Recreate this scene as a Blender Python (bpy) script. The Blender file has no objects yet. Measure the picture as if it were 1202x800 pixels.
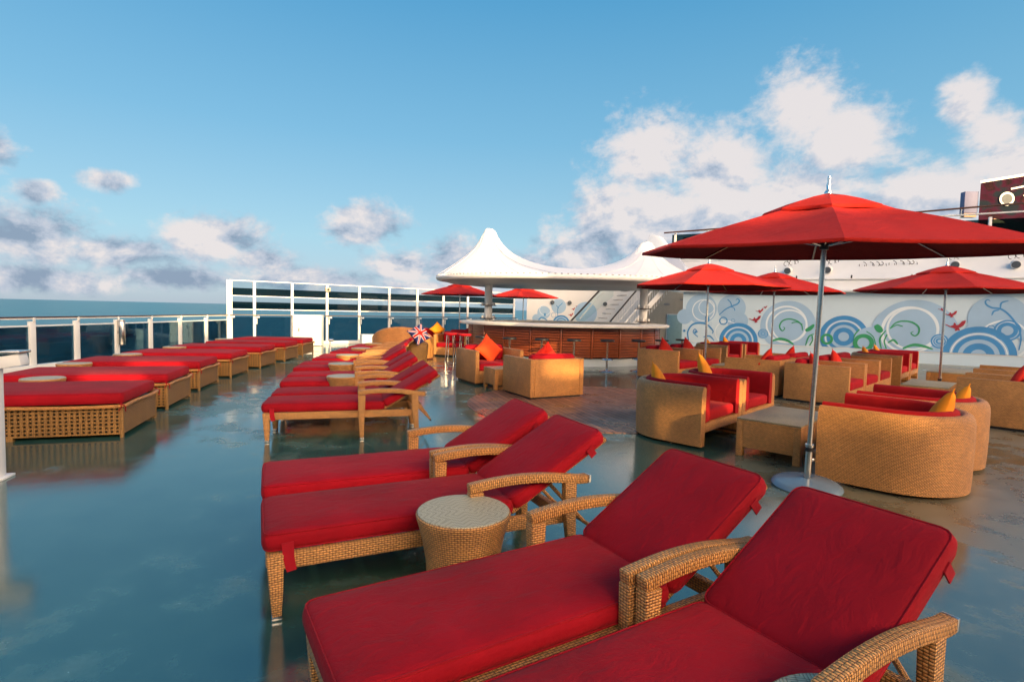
import bpy, bmesh, math, random
import numpy as np
from mathutils import Vector, Matrix
R = math.radians
random.seed(7)
scn = bpy.context.scene
SKYMIX = [(0.0, (1.95, 2.45, 3.05)), (.06, (1.95, 2.7, 3.35)), (.13, (1.75, 2.95, 3.55)), (.32, (.95, 2.35, 3.4)), (.55, (.42, 1.75, 3.05)), (1.0, (.28, 1.25, 2.6))]
CL_DARK, CL_MID, CL_LIT = (1.25, 1.65, 2.25), (2.45, 2.7, 3.2), (4.0, 3.7, 3.65)
SKY_STR, SUN_STR, EXPO = .14, 5.0, 0.6
COL = scn.collection

# ------------------------------------------------------------------ materials
def nmat(name):
    m = bpy.data.materials.new(name); m.use_nodes = True
    nt = m.node_tree; b = nt.nodes['Principled BSDF']
    return m, nt, b
def node(nt, t, **kw):
    n = nt.nodes.new(t)
    for k, v in kw.items():
        if k in n.inputs: n.inputs[k].default_value = v
        else: setattr(n, k, v)
    return n
def math_(nt, op, a, b=None, c=None):
    n = nt.nodes.new('ShaderNodeMath'); n.operation = op
    for i, v in enumerate((a, b, c)):
        if v is None: continue
        if isinstance(v, (int, float)): n.inputs[i].default_value = v
        else: nt.links.new(v, n.inputs[i])
    return n.outputs[0]
def mixc(nt, f, a, b, mode='MIX'):
    n = nt.nodes.new('ShaderNodeMix'); n.data_type = 'RGBA'; n.blend_type = mode
    for idx, v in ((0, f), (6, a), (7, b)):
        if isinstance(v, (int, float)): n.inputs[idx].default_value = v
        elif isinstance(v, tuple): n.inputs[idx].default_value = (*v, 1) if len(v) == 3 else v
        else: nt.links.new(v, n.inputs[idx])
    return n.outputs[2]
def ramp(nt, f, stops):
    n = nt.nodes.new('ShaderNodeValToRGB'); el = n.color_ramp.elements
    while len(el) < len(stops): el.new(0.5)
    for e, (p, c) in zip(el, stops):
        e.position = p; e.color = (*c, 1) if isinstance(c, tuple) else (c, c, c, 1)
    nt.links.new(f, n.inputs[0]); return n.outputs[0]
def noise(nt, vec, scale, detail=3, rough=.5, dist=0):
    n = node(nt, 'ShaderNodeTexNoise'); n.inputs['Scale'].default_value = scale
    n.inputs['Detail'].default_value = detail; n.inputs['Roughness'].default_value = rough
    n.inputs['Distortion'].default_value = dist
    if vec is not None: nt.links.new(vec, n.inputs['Vector'])
    return n.outputs['Fac']
def coord(nt, which='Object'):
    return nt.nodes.new('ShaderNodeTexCoord').outputs[which]
def mapping(nt, vec, scale=(1, 1, 1), rot=(0, 0, 0), loc=(0, 0, 0)):
    n = node(nt, 'ShaderNodeMapping'); nt.links.new(vec, n.inputs['Vector'])
    n.inputs['Scale'].default_value = scale; n.inputs['Rotation'].default_value = rot; n.inputs['Location'].default_value = loc
    return n.outputs[0]
def bump(nt, b, h, strength=.3, dist=.01):
    n = node(nt, 'ShaderNodeBump'); n.inputs['Strength'].default_value = strength; n.inputs['Distance'].default_value = dist
    nt.links.new(h, n.inputs['Height']); nt.links.new(n.outputs[0], b.inputs['Normal']); return n
def sep(nt, v):
    n = node(nt, 'ShaderNodeSeparateXYZ'); nt.links.new(v, n.inputs[0]); return n.outputs
def comb(nt, x, y, z=0.0):
    n = node(nt, 'ShaderNodeCombineXYZ')
    for i, v in enumerate((x, y, z)):
        if isinstance(v, (int, float)): n.inputs[i].default_value = v
        else: nt.links.new(v, n.inputs[i])
    return n.outputs[0]

def plain(name, col, rough=.5, metal=0, var=.12, bumps=.0, scale=6, spec=.5):
    m, nt, b = nmat(name)
    c = coord(nt); n = noise(nt, c, scale, 4, .6)
    lo = tuple(max(0, x * (1 - var)) for x in col); hi = tuple(min(1, x * (1 + var)) for x in col)
    nt.links.new(ramp(nt, n, [(.3, lo), (.7, hi)]), b.inputs['Base Color'])
    b.inputs['Roughness'].default_value = rough; b.inputs['Metallic'].default_value = metal
    b.inputs['Specular IOR Level'].default_value = spec
    if bumps: bump(nt, b, noise(nt, c, scale * 12, 3), bumps, .004)
    return m

def wicker(name, base, dark, bw=.026, bh=.0105, strength=.9, rough=.42):
    """woven synthetic rattan: each strand a brick of the UV grid (UV = metres)"""
    m, nt, b = nmat(name)
    uv = coord(nt, 'UV')
    br = node(nt, 'ShaderNodeTexBrick'); nt.links.new(uv, br.inputs['Vector'])
    br.offset = .5; br.inputs['Scale'].default_value = 1
    br.inputs['Brick Width'].default_value = bw; br.inputs['Row Height'].default_value = bh
    br.inputs['Mortar Size'].default_value = bh * .09; br.inputs['Mortar Smooth'].default_value = .6; br.inputs['Bias'].default_value = 0
    br.inputs['Color1'].default_value = (*base, 1)
    br.inputs['Color2'].default_value = (*[x * .74 for x in base], 1)
    br.inputs['Mortar'].default_value = (*dark, 1)
    oc = coord(nt); n = noise(nt, oc, 3, 4, .6)
    c = mixc(nt, 1.0, br.outputs['Color'], ramp(nt, n, [(.3, .78), (.7, 1.12)]), 'MULTIPLY')
    nt.links.new(c, b.inputs['Base Color'])
    s = sep(nt, uv)
    row = math_(nt, 'FLOOR', math_(nt, 'DIVIDE', s[1], bh))
    ph = math_(nt, 'MULTIPLY', math_(nt, 'MODULO', row, 2.0), .5)
    hx = math_(nt, 'SINE', math_(nt, 'MULTIPLY', math_(nt, 'ADD', math_(nt, 'DIVIDE', s[0], bw), ph), 2 * math.pi))
    hx = math_(nt, 'ABSOLUTE', math_(nt, 'SINE', math_(nt, 'MULTIPLY', math_(nt, 'ADD', math_(nt, 'DIVIDE', s[0], bw), ph), math.pi)))
    hy = math_(nt, 'ABSOLUTE', math_(nt, 'SINE', math_(nt, 'MULTIPLY', math_(nt, 'DIVIDE', s[1], bh), math.pi)))
    h = math_(nt, 'MULTIPLY', math_(nt, 'POWER', hx, .5), math_(nt, 'POWER', hy, .6))
    c = mixc(nt, 1.0, c, ramp(nt, h, [(.15, (.34, .26, .20)), (.62, (1.0, 1.0, 1.0)), (.95, (1.16, 1.14, 1.1))]), 'MULTIPLY')
    nt.links.new(c, b.inputs['Base Color'])
    bump(nt, b, h, strength, .005)
    b.inputs['Roughness'].default_value = rough
    return m

def chevron(name, base, dark):
    """table top: strands in four quadrants running in chevrons (UV = metres from the centre)"""
    m, nt, b = nmat(name)
    s = sep(nt, coord(nt, 'UV'))
    ax = math_(nt, 'ABSOLUTE', s[0]); ay = math_(nt, 'ABSOLUTE', s[1])
    q = math_(nt, 'GREATER_THAN', ax, ay)
    d1 = math_(nt, 'ADD', s[0], s[1]); d2 = math_(nt, 'SUBTRACT', s[0], s[1])
    sg = math_(nt, 'GREATER_THAN', math_(nt, 'MULTIPLY', s[0], s[1]), 0.0)
    def lerp(f, a, c): return math_(nt, 'ADD', math_(nt, 'MULTIPLY', f, a), math_(nt, 'MULTIPLY', math_(nt, 'SUBTRACT', 1.0, f), c))
    t = lerp(q, s[0], s[1]); u = lerp(q, s[1], s[0])
    z = math_(nt, 'PINGPONG', math_(nt, 'ADD', u, 5.0), .045)
    st = math_(nt, 'ABSOLUTE', math_(nt, 'SINE', math_(nt, 'MULTIPLY', math_(nt, 'ADD', t, z), math.pi / .0145)))
    br = math_(nt, 'ABSOLUTE', math_(nt, 'SINE', math_(nt, 'MULTIPLY', math_(nt, 'SUBTRACT', t, math_(nt, 'MULTIPLY', z, .9)), math.pi / .036)))
    h = math_(nt, 'MULTIPLY', math_(nt, 'POWER', st, .5), math_(nt, 'POWER', br, .25))
    nt.links.new(ramp(nt, h, [(.0, dark), (.45, tuple((a + c) / 2 for a, c in zip(base, dark))), (.8, base)]), b.inputs['Base Color'])
    bump(nt, b, h, .7, .003); b.inputs['Roughness'].default_value = .36
    return m

def fabric(name, col, sheen=.25):
    m, nt, b = nmat(name)
    c = coord(nt)
    inf = nt.nodes.new('ShaderNodeObjectInfo')
    n = noise(nt, c, 2.2, 5, .62)
    v = math_(nt, 'ADD', math_(nt, 'MULTIPLY', inf.outputs['Random'], .25), math_(nt, 'MULTIPLY', n, .75))
    nt.links.new(ramp(nt, v, [(.30, tuple(x * .70 for x in col)), (.55, col), (.75, tuple(min(1, x * 1.14) for x in col))]), b.inputs['Base Color'])
    b.inputs['Roughness'].default_value = .82
    b.inputs['Sheen Weight'].default_value = sheen * .12; b.inputs['Sheen Roughness'].default_value = .45
    b.inputs['Specular IOR Level'].default_value = .18
    wr = noise(nt, mapping(nt, c, (1, 1.6, 1)), 7, 5, .6, .6)
    th = noise(nt, c, 420, 2)
    bump(nt, b, math_(nt, 'ADD', math_(nt, 'MULTIPLY', wr, 1.0), math_(nt, 'MULTIPLY', th, .12)), .6, .02)
    return m

M = {}
M['wick'] = wicker('woven rattan', (.78, .38, .115), (.085, .026, .006), .030, .0115, 1.0)
M['wick_fine'] = wicker('fine woven rattan', (.78, .355, .095), (.17, .06, .013), .024, .0115, .9)
M['wick_bed'] = wicker('daybed rattan', (.42, .22, .052), (.11, .045, .010), .03, .009, .6)
M['top'] = chevron('chevron table top', (.56, .50, .32), (.07, .05, .02))
M['top_fine'] = wicker('coffee table top weave', (.54, .45, .26), (.16, .10, .04), .02, .01, .6, .33)
M['red'] = fabric('red cushion canvas', (.37, .003, .012))
M['red_um'] = fabric('red parasol canvas', (.52, .018, .010), .1)
M['red_shade'] = fabric('shade-darkened parasol canvas', (.15, .008, .012), 0)  # canopy underside: its shade is put into this darker red
M['red_tub'] = fabric('crimson chair canvas', (.41, .006, .010))
M['red_pil'] = fabric('scarlet pillow canvas', (.68, .025, .012))
M['orange'] = fabric('orange pillow canvas', (.95, .31, .018))
M['orange_red'] = fabric('orange red pillow canvas', (.80, .07, .014))
M['strap'] = fabric('red strap webbing', (.34, .006, .015))
M['white'] = plain('white deck paint', (.72, .74, .74), .38, var=.05, bumps=.05, scale=2)
M['white_wall'] = plain('white bulkhead paint', (.70, .73, .74), .45, var=.06, bumps=.08, scale=.6)
M['mural_wall'] = plain('pale blue white mural wall paint', (.53, .68, .78), .5, var=.05, bumps=.05, scale=.5, spec=.3)
M['steel'] = plain('brushed steel', (.62, .60, .57), .22, 1, .1, scale=20)
M['chrome'] = plain('polished chrome', (.75, .75, .75), .1, 1, .05, scale=9)
M['dark'] = plain('black enamel', (.012, .012, .014), .35, var=.2)
M['darkrail'] = plain('dark varnished teak rail', (.06, .022, .012), .3, var=.3, scale=14)
M['grey'] = plain('grey lamp glass', (.08, .10, .12), .6, var=.15)
M['tent'] = plain('white tent membrane', (.88, .88, .88), .55, var=.03, bumps=.1, scale=1.5)
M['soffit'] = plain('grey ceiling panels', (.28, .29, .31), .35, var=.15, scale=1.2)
M['counter'] = plain('white bar counter', (.72, .72, .70), .18, var=.05)
M['beige'] = plain('beige bulkhead paint', (.46, .42, .34), .5, var=.06)
M['teal'] = plain('pale teal door paint', (.30, .50, .55), .4, var=.06)
M['kick'] = plain('pale blue white plinth', (.62, .70, .74), .3, var=.04)
M['finmat'] = plain('pale blue lilac paint', (.44, .52, .68), .4, var=.04, scale=.8)
M['lilac'] = plain('lilac grey paint', (.20, .21, .34), .6, var=.04, spec=.2)
M['basem'] = plain('blue parasol base', (.16, .25, .34), .22, var=.12)
M['m_pale'] = plain('mural pale blue', (.32, .50, .69), .45, var=.06, scale=1)
M['m_white'] = plain('mural white', (.68, .79, .86), .45, var=.04, scale=1)
M['m_blue'] = plain('mural blue', (.045, .25, .55), .45, var=.12, scale=1)
M['m_green'] = plain('mural green', (.03, .30, .13), .45, var=.12, scale=2)
M['m_red'] = plain('mural red', (.34, .02, .04), .45, var=.1, scale=2)
M['flag_blue'] = plain('flag navy', (.01, .02, .14), .7)
M['flag_white'] = plain('flag white', (.75, .72, .70), .7)

def glass(name, tint, alpha, rough=.02):
    m = bpy.data.materials.new(name); m.use_nodes = True; nt = m.node_tree
    nt.nodes.remove(nt.nodes['Principled BSDF']); out = nt.nodes['Material Output']
    tr = node(nt, 'ShaderNodeBsdfTransparent'); tr.inputs[0].default_value = (*tint, 1)
    gl = node(nt, 'ShaderNodeBsdfGlossy'); gl.inputs['Roughness'].default_value = rough; gl.inputs[0].default_value = (.8, .85, .9, 1)
    n = noise(nt, coord(nt), 1.1, 2)
    fr = node(nt, 'ShaderNodeFresnel'); fr.inputs[0].default_value = 1.42
    f = math_(nt, 'MULTIPLY', math_(nt, 'MULTIPLY', fr.outputs[0], alpha), math_(nt, 'ADD', n, .5))
    mx = node(nt, 'ShaderNodeMixShader'); nt.links.new(f, mx.inputs[0]); nt.links.new(tr.outputs[0], mx.inputs[1]); nt.links.new(gl.outputs[0], mx.inputs[2])
    nt.links.new(mx.outputs[0], out.inputs[0]); return m
M['glass_tint'] = glass('blue tinted rail glass', (.34, .50, .56), .75)
M['glass_dark'] = glass('smoked glass strip', (.17, .25, .25), .4)
M['glass_clear'] = glass('clear glass strip', (.90, .95, .95), .4)
M['glass_teal'] = glass('stair glass', (.55, .7, .72), .5)

def slatwood():
    m, nt, b = nmat('varnished redwood slats')
    c = coord(nt); n = noise(nt, mapping(nt, c, (1.5, 1.5, 30)), 3, 5, .6)
    n2 = noise(nt, c, 1.2, 2)
    v = math_(nt, 'ADD', math_(nt, 'MULTIPLY', n, .6), math_(nt, 'MULTIPLY', n2, .4))
    nt.links.new(ramp(nt, v, [(.3, (.13, .024, .008)), (.7, (.36, .085, .028))]), b.inputs['Base Color'])
    b.inputs['Roughness'].default_value = .3; return m
M['slat'] = slatwood()

def deckwood():
    m, nt, b = nmat('wet teak deck planks')
    c = mapping(nt, coord(nt), (1, 1, 1), (0, 0, R(72)))
    br = node(nt, 'ShaderNodeTexBrick'); nt.links.new(c, br.inputs['Vector'])
    br.inputs['Scale'].default_value = 1; br.inputs['Brick Width'].default_value = 1.6; br.inputs['Row Height'].default_value = .10
    br.inputs['Mortar Size'].default_value = .008; br.inputs['Color1'].default_value = (.34, .15, .085, 1); br.inputs['Color2'].default_value = (.20, .088, .05, 1); br.inputs['Mortar'].default_value = (.012, .009, .008, 1)
    n = noise(nt, mapping(nt, c, (2, 30, 1)), 2, 4)
    nt.links.new(mixc(nt, 1.0, br.outputs['Color'], ramp(nt, n, [(.3, .7), (.7, 1.25)]), 'MULTIPLY'), b.inputs['Base Color'])
    w = noise(nt, coord(nt), 1.1, 4, .6)
    nt.links.new(ramp(nt, w, [(.4, .26), (.6, .6)]), b.inputs['Roughness'])
    bump(nt, b, br.outputs['Fac'], -.5, .004); b.inputs['Specular IOR Level'].default_value = .35; return m
M['teak'] = deckwood()

def deckmat():
    m, nt, b = nmat('wet painted steel deck')
    c = coord(nt)
    big = noise(nt, c, .42, 5, .62, .5)
    med = noise(nt, c, 3.0, 6, .65, .2)
    fine = noise(nt, c, 160, 2)
    v = math_(nt, 'ADD', math_(nt, 'MULTIPLY', big, .5), math_(nt, 'MULTIPLY', med, .5))
    col = ramp(nt, v, [(.34, (.022, .078, .066)), (.5, (.036, .110, .092)), (.66, (.070, .140, .112))])
    # the dry side by the lounge sets is browner, worn paint
    s = sep(nt, c)
    br = math_(nt, 'ADD', math_(nt, 'SUBTRACT', s[0], math_(nt, 'MULTIPLY', s[1], .22)), math_(nt, 'MULTIPLY', big, 1.6))
    f = node(nt, 'ShaderNodeMapRange'); nt.links.new(br, f.inputs[0]); f.inputs[1].default_value = 1.2; f.inputs[2].default_value = 3.2
    col = mixc(nt, f.outputs[0], col, ramp(nt, v, [(.36, (.075, .068, .042)), (.6, (.20, .172, .108))]))
    # standing water: smooth where the noise is low, damp and rougher elsewhere
    wet = math_(nt, 'ADD', math_(nt, 'MULTIPLY', big, .62), math_(nt, 'MULTIPLY', med, .38))
    wet = math_(nt, 'ADD', wet, math_(nt, 'MULTIPLY', f.outputs[0], .11))
    ro = ramp(nt, wet, [(.40, .07), (.525, .115), (.56, .26), (.66, .40)])
    col = mixc(nt, 1.0, col, ramp(nt, wet, [(.50, .92), (.57, 1.25)]), 'MULTIPLY')
    nt.links.new(col, b.inputs['Base Color'])
    nt.links.new(ro, b.inputs['Roughness'])
    b.inputs['IOR'].default_value = 1.85
    b.inputs['Specular IOR Level'].default_value = .85
    rip = noise(nt, mapping(nt, c, (1, .45, 1)), 6.5, 4, .55, .8)
    hh = math_(nt, 'ADD', math_(nt, 'MULTIPLY', rip, .10), math_(nt, 'MULTIPLY', math_(nt, 'MULTIPLY', fine, ro), .6))
    bump(nt, b, hh, .22, .02)
    return m
M['deck'] = deckmat()

def seamat():
    m, nt, b = nmat('open sea')
    c = coord(nt)
    w1 = noise(nt, mapping(nt, c, (.5, 1, 1)), .09, 6, .62); w2 = noise(nt, c, .02, 3)
    nt.links.new(ramp(nt, w2, [(.3, (.010, .10, .15)), (.7, (.016, .14, .19))]), b.inputs['Base Color'])
    b.inputs['Roughness'].default_value = .28; b.inputs['IOR'].default_value = 1.33
    bump(nt, b, w1, .9, 3.0); return m
M['sea'] = seamat()

def funnelmat():
    m, nt, b = nmat('funnel artwork paint')
    c = coord(nt); n = noise(nt, mapping(nt, c, (1, 1, 1.6)), .75, 3, .5, 1.2)
    nt.links.new(ramp(nt, n, [(.38, (.010, .018, .028)), (.49, (.045, .004, .022)), (.56, (.014, .006, .010)), (.66, (.07, .014, .022))]), b.inputs['Base Color'])
    b.inputs['Roughness'].default_value = .8; b.inputs['Specular IOR Level'].default_value = .1
    return m
M['funnel'] = funnelmat()
M['bronze'] = plain('bronze ring paint', (.33, .13, .04), .4, var=.3, scale=1)

# ------------------------------------------------------------------ mesh helper
class MB:
    def __init__(s): s.v = []; s.f = []; s.uv = []; s.mi = []; s.cur = 0
    def add(s, vs, fs, uvs=None):
        o = len(s.v); s.v += [tuple(v) for v in vs]
        for i, f in enumerate(fs):
            s.f.append(tuple(o + k for k in f)); s.uv.append(uvs[i] if uvs else None); s.mi.append(s.cur)
        return s
    def box(s, c, size, rz=0, rx=0, ry=0):
        hx, hy, hz = (k / 2 for k in size)
        m = Matrix.Rotation(rz, 3, 'Z') @ Matrix.Rotation(ry, 3, 'Y') @ Matrix.Rotation(rx, 3, 'X')
        vs = [m @ Vector((x * hx, y * hy, z * hz)) + Vector(c) for x in (-1, 1) for y in (-1, 1) for z in (-1, 1)]
        return s.add(vs, [(0, 1, 3, 2), (4, 6, 7, 5), (0, 4, 5, 1), (2, 3, 7, 6), (0, 2, 6, 4), (1, 5, 7, 3)])
    def prism(s, pts, z0, z1):
        n = len(pts); vs = [(x, y, z0) for x, y in pts] + [(x, y, z1) for x, y in pts]
        fs = [tuple(range(n - 1, -1, -1)), tuple(range(n, 2 * n))] + [(i, (i + 1) % n, n + (i + 1) % n, n + i) for i in range(n)]
        return s.add(vs, fs)
    def tube(s, pts, r, n=10, cap=True):
        pts = [Vector(p) for p in pts]; rs = r if isinstance(r, (list, tuple)) else [r] * len(pts)
        vs = []; L = [0]
        for i in range(1, len(pts)): L.append(L[-1] + (pts[i] - pts[i - 1]).length)
        up = None
        for i, p in enumerate(pts):
            t = (pts[min(i + 1, len(pts) - 1)] - pts[max(i - 1, 0)]).normalized()
            if up is None: up = Vector((0, 0, 1)) if abs(t.z) < .9 else Vector((1, 0, 0))
            a = t.cross(up).normalized(); bb = a.cross(t).normalized(); up = bb
            vs += [p + (a * math.cos(k * 2 * math.pi / n) + bb * math.sin(k * 2 * math.pi / n)) * rs[i] for k in range(n)]
        fs = []; uvs = []
        for i in range(len(pts) - 1):
            for k in range(n):
                k2 = (k + 1) % n
                fs.append((i * n + k, i * n + k2, (i + 1) * n + k2, (i + 1) * n + k))
                c0 = k * 2 * math.pi / n * rs[i]; c1 = (k + 1) * 2 * math.pi / n * rs[i]
                uvs.append([(c0, L[i]), (c1, L[i]), (c1, L[i + 1]), (c0, L[i + 1])])
        if cap:
            fs.append(tuple(range(n - 1, -1, -1))); uvs.append([(0, 0)] * n)
            fs.append(tuple((len(pts) - 1) * n + k for k in range(n))); uvs.append([(0, 0)] * n)
        return s.add(vs, fs, uvs)
    def rot(s, prof, n=32, closed=False, a0=0, a1=2 * math.pi, c=(0, 0), sx=1, sy=1):
        """lathe a (r,z) profile"""
        full = abs(a1 - a0 - 2 * math.pi) < 1e-6; m = n if full else n + 1
        vs = []; L = [0]
        for i in range(1, len(prof)): L.append(L[-1] + math.hypot(prof[i][0] - prof[i - 1][0], prof[i][1] - prof[i - 1][1]))
        for k in range(m):
            a = a0 + (a1 - a0) * k / n
            vs += [(c[0] + r * math.cos(a) * sx, c[1] + r * math.sin(a) * sy, z) for r, z in prof]
        p = len(prof); fs = []; uvs = []
        rr = max(r for r, z in prof) * max(sx, sy)
        for k in range(n):
            k2 = (k + 1) % m
            for i in range(p - 1):
                fs.append((k * p + i, k2 * p + i, k2 * p + i + 1, k * p + i + 1))
                u0 = (a1 - a0) * k / n * rr; u1 = (a1 - a0) * (k + 1) / n * rr
                uvs.append([(u0, L[i]), (u1, L[i]), (u1, L[i + 1]), (u0, L[i + 1])])
        return s.add(vs, fs, uvs)
    def sweep(s, path, w, h, widths=None, heights=None, fixed=None, across=False):
        """rectangular section swept along a path lying in a vertical or horizontal plane; w across (horizontal), h along the normal"""
        P = [Vector(p) for p in path]; n = len(P); vs = []; L = [0]
        for i in range(1, n): L.append(L[-1] + (P[i] - P[i - 1]).length)
        for i, p in enumerate(P):
            t = (P[min(i + 1, n - 1)] - P[max(i - 1, 0)]).normalized()
            side = Vector(fixed) if fixed else Vector((-t.y, t.x, 0))
            side = side.normalized() if side.length > 1e-4 else Vector((0, 1, 0))
            nn = t.cross(side).normalized() * -1
            ww = (widths[i] if widths else w) / 2; hh = (heights[i] if heights else h) / 2
            vs += [p - side * ww - nn * hh, p + side * ww - nn * hh, p + side * ww + nn * hh, p - side * ww + nn * hh]
        fs = []; uvs = []
        for i in range(n - 1):
            off = 0
            for k in range(4):
                k2 = (k + 1) % 4; e = w if k % 2 == 0 else h
                fs.append((i * 4 + k, (i + 1) * 4 + k, (i + 1) * 4 + k2, i * 4 + k2))
                q = [(L[i], off), (L[i + 1], off), (L[i + 1], off + e), (L[i], off + e)]
                uvs.append([(b_, a_) for a_, b_ in q] if across else q); off += e + .003
        fs += [(0, 1, 2, 3), (4 * n - 1, 4 * n - 2, 4 * n - 3, 4 * n - 4)]
        uvs += [[(0, 0), (w, 0), (w, h), (0, h)]] * 2
        return s.add(vs, fs, uvs)
    def build(s, name, mats, parent=None, smooth=True, bevel=0, seg=2, angle=38, solid=0):
        me = bpy.data.meshes.new(name); me.from_pydata(s.v, [], s.f)
        mats = mats if isinstance(mats, (list, tuple)) else [mats]
        for mt in mats: me.materials.append(mt)
        me.update()
        uvl = me.uv_layers.new(name='UVMap').data
        for p, uv in zip(me.polygons, s.uv):
            nrm = p.normal
            for j, li in enumerate(p.loop_indices):
                if uv: uvl[li].uv = uv[j]
                else:
                    x, y, z = me.vertices[p.vertices[j]].co
                    a = [abs(k) for k in nrm]
                    if a[2] >= a[0] and a[2] >= a[1]: uvl[li].uv = (x, y)
                    elif a[0] > a[1]: uvl[li].uv = (y, z)
                    else: uvl[li].uv = (x, z)
        for p, k in zip(me.polygons, s.mi): p.material_index = k
        bm = bmesh.new(); bm.from_mesh(me)
        bmesh.ops.recalc_face_normals(bm, faces=bm.faces)
        if bevel:
            es = [e for e in bm.edges if len(e.link_faces) == 2 and e.calc_face_angle(0) > R(30)]
            bmesh.ops.bevel(bm, geom=es, offset=bevel, segments=seg, profile=.5, affect='EDGES', clamp_overlap=True)
        bm.to_mesh(me); bm.free()
        if smooth:
            me.shade_smooth()
            me.set_sharp_from_angle(angle=R(angle))
        o = bpy.data.objects.new(name, me); COL.objects.link(o); o.parent = parent
        return o

def rbox_mesh(mb, c, size, r, puff=.0, n=(14, 8), rot=None, piping=True):
    """soft cushion: rounded box whose broad faces swell a little"""
    L, W, H = size; nx, ny = n; rings = 4
    def outline(inset, k):
        a = L / 2 - inset; b = W / 2 - inset; rr = max(.004, r * 1.3 - inset * .3); pts = []
        def side(p, q, m): return [(p[0] + (q[0] - p[0]) * i / m, p[1] + (q[1] - p[1]) * i / m) for i in range(m)]
        corners = [((a - rr, -b + rr), -90), ((a - rr, b - rr), 0), ((-a + rr, b - rr), 90), ((-a + rr, -b + rr), 180)]
        segs = [ny, nx, ny, nx]
        for (cc, a0), sg, nxt in zip(corners, segs, [corners[1], corners[2], corners[3], corners[0]]):
            for j in range(4):
                t = R(a0 + 90 * j / 3); pts.append((cc[0] + rr * math.cos(t), cc[1] + rr * math.sin(t)))
            t = R(a0 + 90); p = pts[-1]; q = (nxt[0][0] + rr * math.cos(R(nxt[1])), nxt[0][1] + rr * math.sin(R(nxt[1])))
            pts += side(p, q, sg)[1:]
        return pts
    prof = []
    for j in range(rings + 1):
        t = R(90 * j / rings); prof.append((r * (1 - math.cos(t)), -H / 2 + r * (1 - math.sin(t))))
    prof = prof[::-1]
    side = [(x, z) for x, z in prof] + [(x, -z) for x, z in prof[::-1]]
    inner = [.30, .62, .9]
    mr = min(L, W) / 2
    lo = [(mr * t, -1) for t in inner][::-1]; hi = [(mr * t, 1) for t in inner]
    def swell(x, y): 
        u = max(0, 1 - (2 * x / L) ** 4) ; v = max(0, 1 - (2 * y / W) ** 4); return puff * (u * v) ** .6
    vs = []; cnt = None; base = len(mb.v)
    for ins, z in side + []:
        o = outline(ins, 0); cnt = len(o); vs += [(x, y, z) for x, y in o]
    nS = len(side); fs = []
    for i in range(nS - 1):
        for k in range(cnt):
            k2 = (k + 1) % cnt; fs.append((i * cnt + k, i * cnt + k2, (i + 1) * cnt + k2, (i + 1) * cnt + k))
    def capring(start, sgn):
        prev = start
        for t in inner:
            o = outline(max(r, t * mr * .97), 0); st = len(vs)
            vs.extend([(x, y, sgn * (H / 2 + swell(x, y))) for x, y in o])
            for k in range(cnt):
                k2 = (k + 1) % cnt; fs.append((prev + k, prev + k2, st + k2, st + k) if sgn > 0 else (prev + k2, prev + k, st + k, st + k2))
            prev = st
        fs.append(tuple(prev + k for k in range(cnt)))
    capring((nS - 1) * cnt, 1); capring(0, -1)
    m = rot or Matrix.Identity(3)
    mb.add([m @ Vector(v) + Vector(c) for v in vs], fs)
    if piping:                       # corded seam along the upper and lower edge
        for sg in (1, -1):
            o = outline(r * .26, 0); o.append(o[0])
            mb.tube([m @ Vector((x, y, sg * (H / 2 - r * .26))) + Vector(c) for x, y in o], .0042, 5, cap=False)
    return mb

# ------------------------------------------------------------------ things
def tag(o, label=None, cat=None, group=None, kind=None):
    if label: o['label'] = label
    if cat: o['category'] = cat
    if group: o['group'] = group
    if kind: o['kind'] = kind
    return o
def thing(name, label, cat, loc=(0, 0, 0), rz=0, group=None):
    o = bpy.data.objects.new(name, None); COL.objects.link(o); o.empty_display_size = .2
    o.location = loc; o.rotation_euler = (0, 0, rz); tag(o, label, cat, group); return o
KIDS = {}
def copy_tree(src, parent=None):
    c = src.copy(); COL.objects.link(c); c.parent = parent
    for ch in list(src.children): copy_tree(ch, c)
    return c
def place(proto, used, loc, rz, label, group=None):
    """first use moves the prototype itself, later uses copy it with its parts"""
    o = proto if not used else copy_tree(proto)
    o.location = loc; o.rotation_euler = (0, 0, rz); o['label'] = label
    if group: o['group'] = group
    return o
# ------------------------------------------------------------------ setting
mb = MB(); mb.add([(-60000, -60000, -24), (60000, -60000, -24), (60000, 60000, -24), (-60000, 60000, -24)], [(0, 1, 2, 3)])
tag(mb.build('sea', M['sea'], smooth=False), kind='structure')
mb = MB(); mb.prism([(-10.6, -21), (42, -21), (42, 28.5), (-.2, 28.5), (-10.6, 19.6)], -.35, 0)
deck = tag(mb.build('deck', M['deck'], smooth=False), kind='structure')
mb = MB(); mb.prism([(1.4 + 2.1 * math.cos(a * math.pi / 48), 8.8 + 2.1 * math.sin(a * math.pi / 48)) for a in range(96)], -.01, .006)
tag(mb.build('deck_inlay', M['teak'], smooth=False), kind='structure')

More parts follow.
